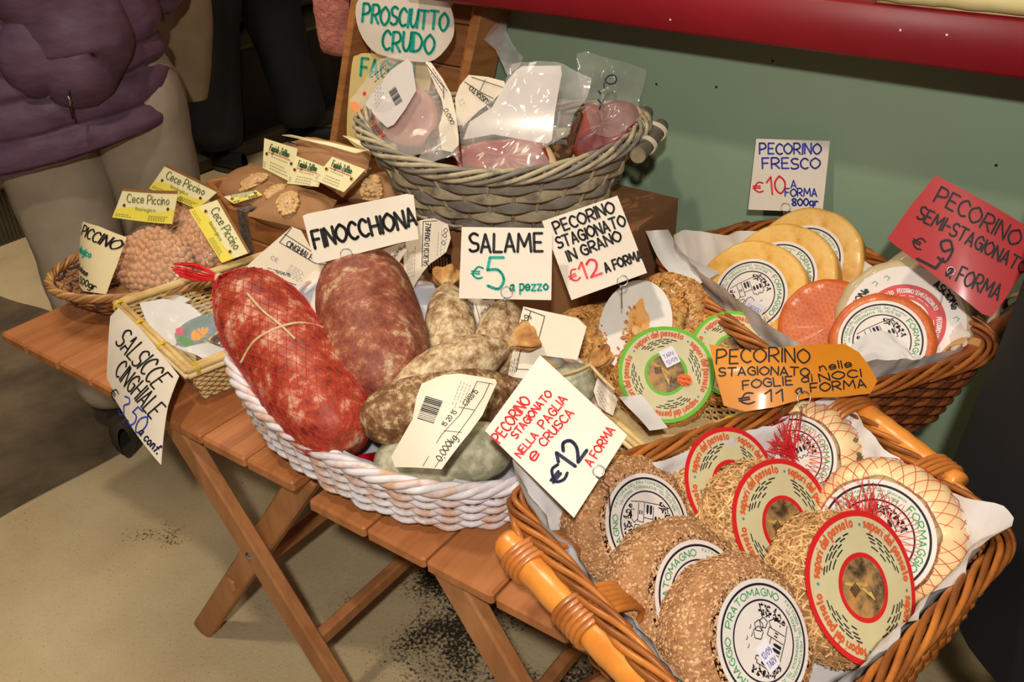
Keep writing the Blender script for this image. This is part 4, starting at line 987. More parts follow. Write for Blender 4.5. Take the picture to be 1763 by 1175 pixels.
# ---- bran-coated wheels
M_branb = mat('bran_base', (176,130,88), (150,104,66), scale=60, rough=.9, bump=.6, bscale=300)
M_branf = mat('bran_flakes', (214,174,132), (146,98,62), c3=(190,144,100), island=True, lo=.0, hi=1.0, rough=.85)
nB = Vector((.66, -.17, .57))
for px, py, z, lab, roll in ((1114, 905, .094, 'bran-coated cheese wheel behind the other two, its seal turned upright', 2.5), (1204, 1030, .096, 'middle bran-coated cheese wheel with only the top of its seal showing', 1.2), (1312, 1104, .104, 'front bran-coated cheese wheel with a full white seal and drawing', 0.6)):
    C_ = atz(px, py, T+z); R = .0755; t = put(lab, C_, nB, R)
    wheel_body(R, .064, .026, M_branb, t, wob=.004); castle_label(t, .0525, roll=roll, z=.0022)
    scatter('bran_flakes', t, R, .064, .026, 7500, OCTV, OCTF, M_branf, size=(.0034,.0026,.0012), jit=.5, skip=lambda r, z, a: r < .0515 and z > -.01, stand=.5)
    sticker(t, -.004, -.012 if px != 1118 else .004, .016, .026, .1, ['12/09', 'TARV'], z=.0032)
# ---- straw-coated wheels with red edged cards
M_strb = mat('straw_base', (160,120,66), (120,86,44), scale=90, rough=.9, bump=.6, bscale=260)
M_str = mat('straw_bits', (230,190,134), (150,106,64), c3=(202,158,104), island=True, lo=0, hi=1, rough=.6)
nS = Vector((.60, -.24, .52)); RED_B = INK('label_red', (204,32,34)); GRN_B = INK('label_green', (104,182,52))
for px, py, z, R, lab, roll, rl in ((1262, 838, .090, .066, 'straw-coated cheese at the back with a red-edged round card, no sticker', .25, .056), (1352, 906, .096, .068, 'middle straw-coated cheese, red-edged card with a yellow oval sticker near its top', .30, .059), (1487, 1012, .104, .070, 'front straw-coated cheese, whole red-edged card with white price tag and yellow oval sticker', .35, .061)):
    C_ = atz(px, py, T+z); t = put(lab, C_ - nS.normalized()*.006, nS, R)
    wheel_body(R, .060, .020, M_strb, t, wob=.004)
    scatter('straw_bits', t, R, .060, .020, 3600, BOXV, BOXF, M_str, size=(.013,.0012,.0006), jit=.55, skip=lambda r, z, a: r < .045 and z > -.01, stand=.30)
    L_ = sapori_label(t, rl*1.06, RED_B, roll=roll, z=.006, sy=1.10)
    if px == 1484:
        sticker(t, .012, .016, .017, .024, -.1, ['TARV', '12/09'], z=.0125); sticker(t, .004, -.030, .015, .022, .3, ['nelle', 'foglie'], z=.0125, m=mat('sticker_yellow', (226,214,30)), oval=True, ink=I_blk)
    if px == 1362: sticker(t, -.022, .012, .015, .022, .3, ['nelle', 'foglie'], z=.0125, m=mat('sticker_yellow', (226,214,30)), oval=True, ink=I_blk)
# ---- netted white wheels
M_wax = mat('netted_rind', (236,208,158), (222,184,132), c3=(230,200,150), scale=8, rough=.4, bump=.25, bscale=30, coat=.2)
M_net = mat('red_net', (214,72,48), rough=.5); M_net2 = mat('bright_red_net', (214,34,40), rough=.5)
nN = Vector((-.12, -.84, .56))
for px, py, z, R, lab in ((1368, 790, .094, .066, 'upper one of the two white cheeses in red net, mould at its right side'), (1508, 926, .098, .079, 'lower and larger white cheese in red net, in the right corner of the basket')):
    C_ = atz(px, py, T+z); th = .058; e = .026; t = put(lab, C_, nN, R)
    wheel_body(R, th, e, M_wax, t, wob=.005, dome=.003); castle_label(t, R*.72, roll=-2.3, z=.0038)
    P = wheel_profile(R, th, e, n=8, dome=.004)[1:-1]; acc = [0]
    for (r0, z0), (r1, z1) in zip(P[:-1], P[1:]): acc.append(acc[-1] + math.hypot(r1-r0, z1-z0))
    def sp(s): 
        q = s*acc[-1]; return np.interp(q, acc, [p[0] for p in P]), np.interp(q, acc, [p[1] for p in P])
    g = G(); NL = 34
    for k in range(NL):
        for sg in (-1, 1):
            pts = []
            for i in range(26):
                s = i/25; r, zz = sp(s); a = 2*PI*k/NL + sg*s*1.05; pts.append(((r+.0012)*math.cos(a), (r+.0012)*math.sin(a), zz + .0045*(1-min(1, i/5))))
            g.tube(pts, .00038, 3, caps=False)
    make('net', g, M_net, t, kind='stuff')
    g = G()                                    # bunched tail of the net lying on the face
    for k in range(46):
        a = random.uniform(1.6, 3.4); L = random.uniform(.03, .062); p0 = Vector((random.gauss(0,.004), random.gauss(0,.004), .006))
        p1 = Vector((L*math.cos(a), L*math.sin(a), .010 + random.uniform(0,.012))); mid = (p0+p1)/2 + Vector((random.gauss(0,.006), random.gauss(0,.006), .006))
        g.tube(catmull([p0, mid, p1], 5), .00045, 3, caps=False)
    make('net_tail', g, M_net2, t, kind='stuff')
    if R < .07:
        g = G()
        for k in range(160):
            a = random.gauss(.05, .22); q = random.uniform(-.8, -.1)*th; g.box(((R+.0008)*math.cos(a), (R+.0008)*math.sin(a), q*.8-.006), (.004, .004, .003), Matrix.Rotation(random.random()*3, 3, 'X'))
        make('mould', g, mat('green_mould', (110,100,64), (86,84,60), island=True, lo=0, hi=1, rough=.9), t, kind='stuff', smooth=False)
# ---- wheat-coated wheels
M_whb = mat('waxed_base', (196,160,104), (170,132,80), scale=14, rough=.35, coat=.3)
M_ker = mat('wheat_kernels', (222,166,92), (150,96,50), c3=(196,140,74), island=True, lo=0, hi=1, rough=.42)
for px, py, z, R, n, lab, kind in ((1030, 598, .070, .070, (.45, -.42, .79), 'wheat-coated cheese lying nearest the salami, behind the string-tied tip', 0),
                                   (1128, 548, .096, .072, (-.30, -.72, .62), 'wheat-coated cheese at the back with an orange smeared paper disc on its face', 1),
                                   (1146, 645, .072, .066, (.35, -.62, .70), 'wheat-coated cheese with a green-edged round card, white tag and orange dot', 2),
                                   (1262, 610, .092, .064, (.30, -.62, .72), 'wheat-coated cheese behind, its green-edged card half hidden by the orange price card', 3)):
    C_ = atz(px, py, T+z); t = put(lab, C_, Vector(n), R); th = .050; e = .018
    wheel_body(R, th, e, M_whb, t, wob=.003)
    scatter('wheat_kernels', t, R, th, e, 2600, KERV, KERF, M_ker, size=(.0062,.0034,.0032), jit=.25, stand=.15, skip=(lambda r, z, a: (kind >= 2 and r < .04 and z > -.01) or (kind == 1 and r < .02) or noise.noise(Vector((math.cos(a)*2, math.sin(a)*2, z*12+R*50))) > .42))
    if kind == 1:
        lo = thing('paper_disc', 'translucent paper disc smeared orange, leaning on the rear wheat-coated cheese', 'paper', M=frame(atz(1094, 560, T+.095) , Vector((.20,-.66,.72))))
        g = G(); g.add([(.050*math.cos(a)*1.0, .066*math.sin(a), 0) for a in [2*PI*k/48 for k in range(48)]], [tuple(range(48))]); make('disc', g, mat('wax_paper', (212,208,204), (202,198,192), scale=10, rough=.35), lo, smooth=False, solid=.0008)
        g = G(); rr = random.Random(5)
        outline = [(.014*math.cos(a)*(1+.25*math.sin(3*a+1)) + .002, .042*math.sin(a)*(1+.10*math.sin(5*a)) - .006) for a in [2*PI*k/40 for k in range(40)]]
        g.add([(x, y, .0006) for x, y in outline], [tuple(range(40))]); make('orange_smear', g, mat('smear', (222,140,40), (206,170,110), scale=70, rough=.5), lo, smooth=False)
        V0 = []; g = G()
        for k in range(34):
            x, y = -.010 + rr.gauss(0,.006), -.016 + rr.gauss(0,.018); Rz = Matrix.Rotation(rr.random()*3, 3, 'Z'); g.add([tuple(Rz @ Vector((a*.006, b*.0033, c*.003)) + Vector((x, y, .0016))) for a, b, c in KERV], KERF)
        make('stray_kernels', g, M_ker, lo, kind='stuff')
    if kind >= 2:
        sapori_label(t, .062 if kind == 2 else .056, GRN_B, roll=.2, z=.005, sy=1.04)
        if kind == 2:
            sticker(t, .004, .022, .020, .024, .5, ['TARV', '12/09'], z=.0085); sticker(t, .024, -.008, .019, .016, -.2, ['nelle', 'foglie'], z=.0085, m=mat('sticker_orange', (240,104,30)), oval=True, ink=I_blk)
quadsheet('paper_fold', [(1066,682),(1104,680),(1150,736),(1118,744)], [T+.070, T+.074, T+.066, T+.062], M_paper, 'white tissue folded in front of the green-edged card', amp=.006)
# =====================================================================
# PRINTED AND WRITTEN CARDS
# =====================================================================
CARD_W = mat('card_white', (220,210,196), (212,200,184), scale=9, rough=.5, bump=.05)
nC = Vector((.25, -.72, .65)).normalized()
def densify(P, step=12, closed=True):
    out = []
    for i in range(len(P) if closed else len(P)-1):
        a, b = P[i], P[(i+1) % len(P)]; n = max(1, int(math.dist(a, b)/step))
        out += [(a[0]+(b[0]-a[0])*k/n, a[1]+(b[1]-a[1])*k/n) for k in range(n)]
    if not closed: out.append(P[-1])
    return out
def smooth_poly(P, n=5): return [(p.x, p.y) for p in catmull([Vector((x, y, 0)) for x, y in P], n, closed=True)]
class Sheet:
    """a sheet lying in the real plane (p0, n), outline and marks given by the rays that meet it"""
    def __init__(s, p0, n, bend=None): s.p0 = p0; s.n = Vector(n).normalized(); s.bend = bend; s.c = 0
    def P(s, x, y, e=0.0):
        return atp(x, y, s.p0, s.n) + s.n*((s.bend(x, y) if s.bend else 0) + e)
    def S(s, e=.0006): return lambda x, y: tuple(s.P(x, -y, e))
    def mesh(s, poly_, rings=8, e=0.0, step=10):
        D = densify(poly_, step); cx = sum(p[0] for p in D)/len(D); cy = sum(p[1] for p in D)/len(D); K = len(D); g = G()
        rr = rings if s.bend else 1
        vs = [s.P(cx, cy, e)]
        for r in range(1, rr+1):
            f = r/rr; vs += [s.P(cx+(x-cx)*f, cy+(y-cy)*f, e) for x, y in D]
        fs = [(0, 1+(k+1) % K, 1+k) for k in range(K)]
        for r in range(rr-1):
            o = 1+r*K; fs += [(o+k, o+(k+1) % K, o+K+(k+1) % K, o+K+k) for k in range(K)]
        return g.add(vs, fs)
def marks(sh, par, ms, ec=.0008, cap=6):
    for m in ms:
        g = G(); k = m[0]
        if k == 't':   _, txt, a, b, h, pen, ink = m[:7]; write(g, txt, (a[0], -a[1]), (b[0], -b[1]), h, pen, sh.S(ec), cap=cap, wob=m[7] if len(m) > 7 else .04); nm = 'lettering'
        elif k == 'l': _, pts, wd, ink = m; ribbon(g, [Vector((x, -y, 0)) for x, y in pts], wd, sh.S(ec), 0, 5); nm = 'printed_line'
        elif k == 'f': _, pts, ink = m; g = sh.mesh(pts, e=ec*.5, rings=6); nm = 'printed_area'
        elif k == 'd': _, c, r, ink = m; g.add([sh.P(c[0]+r*math.cos(q), c[1]+r*math.sin(q), ec) for q in [2*PI*i/14 for i in range(14)]], [tuple(range(14))]); nm = 'dot'
        elif k == 'm':                                  # small print: rows of dashes between two edges
            _, a, b, c, rows, wd, ink = m; a, b, c = Vector(a), Vector(b), Vector(c)
            for r in range(rows):
                p = a.lerp(c, r/max(1, rows-1)); q = p + (b-a)*random.uniform(.7, 1.0); n = max(2, int((q-p).length/6))
                for i in range(n):
                    u, v = p.lerp(q, i/n), p.lerp(q, (i+random.uniform(.5,.85))/n); ribbon(g, [Vector((u.x, -u.y, 0)), Vector((v.x, -v.y, 0))], wd, sh.S(ec), 0, 0)
            nm = 'small_print'
        elif k == 'b':                                  # bar code
            _, a, b, c, n_, ink = m; a, b, c = Vector(a), Vector(b), Vector(c)
            for i in range(n_):
                p = a.lerp(b, i/n_); q = p + (c-a); ribbon(g, [Vector((p.x, -p.y, 0)), Vector((q.x, -q.y, 0))], (b-a).length/n_*random.choice((.3,.5,.7)), sh.S(ec), 0, 0)
            nm = 'barcode'
        o = make(nm, here_mesh(par, g), ink, par, smooth=False)
        if k in 'mb': o['kind'] = 'stuff'
def here_mesh(par, g):
    return here(par, g) if par is not None and par.type == 'EMPTY' else g
def card(name, label, cat, poly_, sh, m, ms=(), loop=None, solid=.0007, group=None, extra=None):
    cx = sum(p[0] for p in poly_)/len(poly_); lo = max(poly_, key=lambda p: p[1]); t = thing(name, label, cat, sh.P(*lo), group)
    make('sheet', here(t, sh.mesh(poly_)), m, t, smooth=bool(sh.bend), solid=solid)
    marks(sh, t, ms)
    if loop:
        lx, ly, lr = loop[:3]; g = G()
        pts = [sh.P(lx+lr*math.cos(q), ly+lr*math.sin(q), .0022) for q in [PI*.75 + 2*PI*i/26*.96 for i in range(27)]]
        tail = sh.P(lx - lr*.2, ly + lr*1.6, .001) if len(loop) < 4 else sh.P(loop[3][0], loop[3][1], -.004)
        g.tube(pts + [tail, tail + Vector((0,.004,-.03))], .0007, 6); make('wire_loop', here(t, g), M_steel, t)
    return t
P_blk, P_teal, P_blu, P_red, P_nav, P_coral = INK('marker_black',(26,24,26)), INK('marker_teal',(24,160,140)), INK('marker_blue',(44,58,160)), INK('marker_red',(222,40,44)), INK('marker_navy',(20,22,60)), INK('marker_coral',(236,80,92))
def plane(p0, n=nC, bend=None): return Sheet(p0, n, bend)
# upright round card
shB = plane(bpt(0, -.050, .30), -Yv)
card('price_card', 'rounded white card reading PROSCIUTTO CRUDO in teal, on the upright box', 'sign', smooth_poly([(613,8),(640,-18),(700,-24),(757,-14),(776,14),(782,45),(776,72),(748,103),(712,106),(668,98),(640,86),(618,52)], 3), shB, CARD_W,
     [('t','PROSCIUTTO',(624,38),(770,53),31,4.6,P_teal), ('t','CRUDO',(658,86),(746,92),33,4.6,P_teal)])
shF = plane(bpt(0, -.010, .1), -Yv)
card('price_card', 'yellowish card reading FAGIO in teal, half hidden behind the ham packs', 'sign', smooth_poly([(606,110),(616,95),(640,92),(735,104),(735,180),(722,250),(640,262),(604,246),(597,215)], 4), shF, mat('card_yellow', (226,202,136), (216,190,122), scale=6, rough=.5),
     [('t','FAGiOLI',(621,131),(712,140),30,4.4,P_teal)])
# white cards on wire loops
sh = plane(atz(600, 446, T+.215))
card('price_card', 'white card reading FINOCCHIONA in black, pinned to the large brown salami', 'sign', [(521,372),(530,368),(700,334),(712,336),(721,412),(690,418),(548,454),(541,452)], sh, CARD_W,
     [('t','FINOCCHIONA',(543,428),(718,388),30,5.4,P_blk)], (597,439,10))
sh = plane(atz(872, 522, T+.185))
card('price_card', 'white card reading SALAME 5 euro a pezzo above the small salami', 'sign', [(795,391),(951,393),(949,517),(790,514)], sh, CARD_W,
     [('t','SALAME',(809,434),(934,433),31,4.8,P_blk), ('t','@',(811,480),(830,481),20,3.2,P_teal), ('t','5',(840,500),(868,500),54,5,P_teal), ('t','a pezzo',(878,501),(944,500),17,3.4,P_teal)], (873,504,10))
sh = plane(atz(1070, 492, T+.180))
card('price_card', 'white tilted card reading PECORINO STAGIONATO IN GRANO 12 euro a forma', 'sign', [(933,381),(1063,337),(1114,470),(984,517)], sh, CARD_W,
     [('t','PECORINO',(958,403),(1059,365),20,3.6,P_blk), ('t','STAGIONATO',(962,428),(1078,388),19,3.6,P_blk), ('t','IN GRANO',(980,450),(1071,414),18,3.6,P_blk), ('t','@',(985,488),(1000,480),20,3,P_coral), ('t','12',(1003,482),(1036,470),29,4.2,P_coral), ('t','A FORMA',(1044,469),(1107,447),16,3.6,P_blk)], (1072,484,9))
b8 = lambda x, y: -.012*((x-235)/70)**2 + .016*math.sin((y-600)/95)*((x-235)/80)
eAB = Vector((.242,-.061,0)).normalized(); sh = Sheet(Vector((-1.10,.6415,T+.07)) - Vector((0,.012,0)), Vector((-.17,-.64,.75)), b8)
card('price_card', 'white card reading SALSICCE CINGHIALE 3,50 euro, hanging from the long bamboo tray', 'sign', [(206,531),(246,570),(303,645),(291,700),(280,802),(230,742),(163,655),(178,600),(190,545)], sh, CARD_W,
     [('t','SALSICCE',(196,590),(268,671),35,3.0,P_blk), ('t','CINGHIALE',(188,640),(264,724),32,3.0,P_blk), ('t','@',(170,672),(184,686),18,2.2,P_nav), ('t','3,50',(190,704),(241,750),34,2.6,P_blu), ('t','a conf.',(240,747),(274,784),15,2.6,P_nav)])
b7 = lambda x, y: .018 - .020*((x-172)/38)**2
sh = Sheet(atz(190, 506, T+.052), Vector((-.05,-.88,.48)), b7)
card('price_card', 'cream curled card reading PICCINO in the oval basket, before the chickpea bag', 'sign', [(157,384),(185,392),(213,408),(205,455),(194,508),(160,503),(128,484),(138,440)], sh, mat('card_cream', (230,214,170), (222,204,158), scale=7, rough=.5),
     [('t','PICCINO',(154,406),(204,432),18,2.4,P_blk), ('t','ologico',(145,434),(173,447),12,2.2,P_teal), ('t','nfezione',(136,460),(167,478),10,1.7,P_blk), ('t','500gr',(147,488),(181,501),11,1.9,P_blk)])
sh = Sheet(aty(1350, 362, 1.352), Vector((.10,-.90,.36)))
card('price_card', 'white card reading PECORINO FRESCO 10 euro in blue and red, against the green board', 'sign', [(1302,239),(1429,243),(1416,366),(1288,361)], sh, CARD_W,
     [('t','PECORINO',(1308,265),(1413,266),18,3.0,P_blu), ('t','FRESCO',(1313,291),(1411,290),18,3.0,P_blu), ('t','@',(1297,331),(1314,331),17,2.6,P_red), ('t','10',(1322,335),(1352,332),30,3.2,P_red), ('t','A',(1362,324),(1371,324),13,2.4,P_blu), ('t','FORMA',(1352,338),(1406,338),13,2.6,P_blu), ('t','800gr',(1364,354),(1408,354),12,2.8,P_blu)], (1353,358,8))
b9 = lambda x, y: .006*math.sin((x-1560)/60) 
sh = Sheet(atz(1690, 500, T+.205), Vector((.12,-.86,.50)), b9)
card('price_card', 'red card reading PECORINO SEMI-STAGIONATO 9 euro a forma in black', 'sign', [(1611,303),(1700,350),(1802,409),(1763,466),(1720,530),(1707,546),(1690,541),(1640,500),(1527,411),(1570,352)], sh, mat('card_red', (168,16,22), (154,12,20), scale=6, rough=.5, coat=.1),
     [('t','PECORINO',(1607,348),(1748,426),28,3.6,P_blk), ('t','SEMI-STAGIONATO',(1578,376),(1762,473),23,3.6,P_blk), ('t','@',(1567,422),(1584,432),19,3.0,P_blk), ('t','9',(1608,440),(1628,452),35,4.4,P_blk), ('l',[(1579,446),(1611,463),(1624,446)],5,P_blk), ('t','a FORMA',(1626,475),(1716,518),27,3.6,P_blk)], (1637,468,7))
b10 = lambda x, y: .010*math.sin((x-1221)/288*PI*1.3) + .004*math.sin((y-600)/30)
sh = Sheet(atz(1385, 690, T+.155), Vector((.25,-.62,.74)), b10)
card('price_card', 'orange card reading PECORINO STAGIONATO nelle FOGLIE di NOCI 11 euro', 'sign', [(1221,592),(1255,602),(1300,608),(1380,598),(1455,591),(1480,605),(1500,632),(1512,655),(1500,676),(1440,685),(1390,688),(1330,705),(1283,711),(1246,700),(1232,650)], sh, mat('card_orange', (204,128,20), (192,116,16), scale=5, rough=.5, coat=.1),
     [('t','PECORINO',(1233,629),(1391,630),25,2.8,P_blk), ('t','STAGIONATO',(1237,651),(1390,653),14,2.6,P_blk), ('t','nelle',(1410,643),(1466,632),13,2.4,P_blk), ('t','FOGLIE',(1278,675),(1362,668),14,2.6,P_blk), ('t','di',(1378,664),(1396,661),13,2.4,P_blk), ('t','NOCI',(1410,661),(1483,648),13,2.6,P_blk), ('t','@',(1273,700),(1298,697),18,2.8,P_blk), ('t','11',(1316,697),(1346,694),19,2.8,P_blk), ('t','a FORMA',(1368,683),(1492,666),14,2.6,P_blk)], (1382,690,11))
sh = Sheet(atz(1035, 820, T+.185), Vector((.28,-.62,.74)))
card('price_card', 'white diamond-turned card reading PECORINO NELLA PAGLIA e CRUSCA 12 euro', 'sign', [(930,612),(1080,750),(988,892),(835,742)], sh, CARD_W,
     [('t','PECORINO',(861,764),(914,692),19,3.0,P_red), ('t','STAGIONATO',(889,756),(951,680),13,2.8,P_red), ('t','NELLA',(896,789),(927,751),13,2.7,P_red), ('t','PAGLIA',(937,739),(977,689),15,2.8,P_red), ('t','e',(920,796),(930,784),22,3.2,P_red), ('t','CRUSCA',(937,771),(988,713),15,2.8,P_red), ('t','@',(960,838),(978,816),27,5.4,P_nav), ('t','12',(984,812),(1010,776),40,6.2,P_nav), ('t','A FORMA',(1018,804),(1059,742),15,2.8,P_red)], (1031,812,10,(1048,838)))

# =====================================================================
# SALAMI
# =====================================================================
M_fin = mat('salami_brown', (112,50,38), (212,188,150), c3=(152,86,62), scale=34, rough=.6, bump=.6, bscale=70, detail=12, nr=.78, lo=.40, hi=.66)
M_rsal = mat('salami_red', (108,30,24), (222,190,164), c3=(166,68,40), scale=30, rough=.5, bump=.5, bscale=50, detail=12, nr=.75, lo=.38, hi=.68)
M_sm = mat('salami_mould', (132,92,58), (220,202,164), c3=(182,154,118), scale=75, rough=.7, bump=.8, bscale=110, detail=12, nr=.75, lo=.40, hi=.60)
M_smb = mat('salami_dark_mould', (100,62,34), (196,176,138), c3=(136,98,62), scale=75, rough=.7, bump=.8, bscale=110, detail=12, nr=.75, lo=.42, hi=.60)
M_smg = mat('salami_grey_mould', (140,140,112), (196,190,164), c3=(166,164,138), scale=60, rough=.8, bump=.5, bscale=60, detail=8, lo=.38, hi=.62)
M_tuft = mat('casing_end', (206,160,98), (170,112,56), scale=60, rough=.7, bump=.5, bscale=90)
M_string = mat('twine', (214,190,146), (190,164,118), scale=90, rough=.8)
class Sal:
    def __init__(s, P, r, ends=(0, 0), e=3.2, bump=.05, seed=0):
        s.P = catmull([Vector(p) for p in P], 24); s.r, s.ends, s.e, s.bump, s.seed = r, ends, e, bump, seed
        L = [0]
        for a, b in zip(s.P[:-1], s.P[1:]): L.append(L[-1]+(b-a).length)
        s.L = [l/L[-1] for l in L]; s.len = L[-1]
    def ax(s, u):
        i = min(np.searchsorted(s.L, u), len(s.L)-1); i = max(i, 1); f = (u-s.L[i-1])/(s.L[i]-s.L[i-1]); return s.P[i-1].lerp(s.P[i], f), (s.P[i]-s.P[i-1]).normalized()
    def rad(s, u):
        q = abs(u-.5)*2; side = 0 if u < .5 else 1; k = max(0, 1-q**s.e)**(1/2.1)
        if s.ends[side]: k = max(max(0, 1-q**2.1)**.75, .10)
        return s.r*k
    def pt(s, u, a, off=0):
        c, t = s.ax(min(max(u, 0), 1)); x = t.cross(Vector((0,0,1))).normalized(); y = x.cross(t); r = s.rad(u)
        b = 1 + s.bump*nz((math.cos(a)*1.5, math.sin(a)*1.5, u*s.len/s.r*.8), 1.1, s.seed) + s.bump*.35*nz((math.cos(a)*4, math.sin(a)*4, u*s.len/s.r*2.4), 1.3, s.seed+5)
        if any(s.ends): b += .05*math.sin(a*9)*max(0, abs(u-.5)*2-.6)
        return c + (x*math.cos(a) + y*math.sin(a))*(r*b + off)
def salami(label, sal, m, group=None, tufts=(), string=None):
    t = thing('salami', label, 'salami', sal.ax(.5)[0] - Vector((0,0,sal.r)), group)
    g = G(); g.grid(lambda a, v: sal.pt(v, a*2*PI), 48, 64, closeu=True); make('casing', here(t, g), m, t)
    for side in tufts:
        c, tg = sal.ax(side); d = tg if side else -tg; g = G(); x = d.cross(Vector((0,0,1))).normalized(); y = x.cross(d); r0 = sal.r*.12+.002
        def tf(a, v): 
            rr = r0*(1 + 2.2*math.sin(v*PI*.62)**1.5)*(1 + .25*math.sin(a*2*PI*5+v*2)); return c + d*(v*.034 - .003) + (x*math.cos(a*2*PI) + y*math.sin(a*2*PI)*.7)*rr
        g.grid(tf, 30, 12, closeu=True); make('casing_end', here(t, g), M_tuft, t)
        for k in range(3):
            g = G(); g.tube([c + d*(.001+.0022*k) + (x*math.cos(q) + y*math.sin(q))*(r0*1.18) for q in [2*PI*i/14 for i in range(14)]], .0011, 5, closed=True); make('string', here(t, g), M_string, t)
    return t
# large salami in red net
sR = Sal([atz(416, 492, T+.150), atz(448, 545, T+.142), atz(522, 650, T+.122), atz(602, 772, T+.096)], .059, e=4.2, bump=.05, seed=2)
t = salami('large reddish salami in a red net, lying along the left side of the whitewashed basket', sR, M_rsal)
g = G(); NL = 30
for k in range(NL):
    for sg in (-1, 1):
        g.tube([sR.pt(.02+.96*i/50, 2*PI*k/NL + sg*(i/50)*2.6, .0008) for i in range(51)], .00034, 3, caps=False)
make('net', here(t, g), mat('salami_net', (222,44,48), rough=.5), t, kind='stuff')
c0 = sR.ax(.02)[0]; neck = atz(376, 479, T+.165); tip = atz(298, 458, T+.165); g = G()
for k in range(30):                                         # gathered net from the salami shoulder to the knot
    a = 2*PI*k/30; p = sR.pt(.10, a, .002); g.tube(catmull([p, p.lerp(neck, .55) + (p-c0)*.10, neck + Vector((.003*math.cos(a), .003*math.sin(a), 0))], 5), .0007, 3, caps=False)
make('net_shoulder', here(t, g), M_net2, t, kind='stuff')
g = G()
for k in range(34):
    a, q = random.random()*2*PI, random.random(); o = Vector((math.cos(a), math.sin(a)*.6, math.sin(a)*.8)); g.tube(catmull([neck + o*.003, neck.lerp(tip, .45) + o*(.008+.004*q), tip + o*(.004+.006*q) + Vector((.02*q,0,0))], 5), .0011, 3, caps=False)
make('net_tail', here(t, g), M_net2, t, kind='stuff')
g = G(); [g.tube([neck + Vector((.0018*k, 0, 0)) + Vector((.0*q, .0055*math.cos(q), .0065*math.sin(q))) for q in [2*PI*i/14 for i in range(14)]], .0013, 5, closed=True) for k in range(3)]
make('knot', here(t, g), M_string, t)
for dx in (0, 5):
    g = G(); g.tube(catmull([neck, atz(388+dx, 520, T+.135), atz(418+dx, 590, T+.11), atz(450+dx, 655, T+.10), atz(476+dx, 702, T+.085)], 8), .0016, 6); make('string', here(t, g), M_string, t)
for pts in ([(.50,.2),(.52,.9),(.545,1.7),(.56,2.4)], [(.30,1.25),(.42,1.30),(.53,1.42),(.62,1.5)], ):
    g = G(); g.tube(catmull([sR.pt(u, a, .0016) for u, a in pts], 8), .0017, 6); make('string', here(t, g), M_string, t)
# finocchiona
sF = Sal([atz(612, 458, T+.170), atz(630, 520, T+.155), atz(650, 610, T+.135), atz(672, 700, T+.105)], .066, e=4.0, bump=.04, seed=4)
t = salami('large brown salami with pale mould, under the card reading FINOCCHIONA', sF, M_fin)
g = G(); c, tg = sF.ax(0.0)
def ce(a, v): return atz(622 + 50*a, 432 - 2*a + 14*v*(1-.3*a), T+.195 - .012*v) + Vector((0, 0, .006*math.sin(a*5)))
g.grid(ce, 12, 6); make('casing_end', here(t, g), M_tuft, t, solid=.001)
# small salami
GS = 'small mould-covered salami in the whitewashed basket'
salami('small salami standing up with a fan-shaped end left of the SALAME card', Sal([atz(770, 492, T+.150), atz(773, 540, T+.140), atz(780, 600, T+.12), atz(786, 668, T+.095)], .0335, ends=(1,0), e=3, seed=6), M_sm, GS, tufts=(0,))
salami('small salami directly below the SALAME card, its loop of wire at the top', Sal([atz(872, 520, T+.150), atz(866, 560, T+.140), atz(858, 600, T+.125), atz(850, 650, T+.10)], .0315, ends=(1,0), e=3, seed=9), M_sm, GS)
salami('small salami lying across, its yellow knotted end pointing right', Sal([atz(670, 720, T+.105), atz(720, 672, T+.125), atz(790, 630, T+.150), atz(880, 592, T+.165)], .0345, ends=(0,1), e=3, seed=12, bump=.08), M_sm, GS, tufts=(1,))
salami('brown and white salami with its rounded end beside the red net', Sal([atz(622, 732, T+.115), atz(690, 712, T+.125), atz(790, 690, T+.128), atz(905, 668, T+.118)], .0375, ends=(0,1), e=4.6, seed=15, bump=.07), M_smb, GS)
salami('greenish grey salami at the front rim, under the big white label', Sal([atz(645, 800, T+.070), atz(720, 798, T+.075), atz(800, 782, T+.085), atz(880, 765, T+.090)], .036, ends=(0,0), e=4, seed=18), M_smg, GS)
salami('grey-brown salami in the basket between the big label and the diamond-turned card', Sal([atz(770, 745, T+.080), atz(850, 712, T+.085), atz(925, 690, T+.085)], .034, ends=(0,1), e=4, seed=21), M_smb, GS)
t = salami('small salami with a string bow at its tip, right of the diamond-turned card', Sal([atz(930, 700, T+.075), atz(980, 668, T+.095), atz(1015, 632, T+.125)], .030, ends=(0,1), e=3, seed=24), M_smg, GS, tufts=(1,))
k0 = atz(1016, 628, T+.135)
for q in ([(990,640),(955,648)], [(1035,650),(1058,672)], [(1030,600),(1044,592)]):
    g = G(); g.tube(catmull([k0] + [atz(x, y, T+.132) for x, y in q], 6), .0022, 6); make('string', here(t, g), M_string, t)
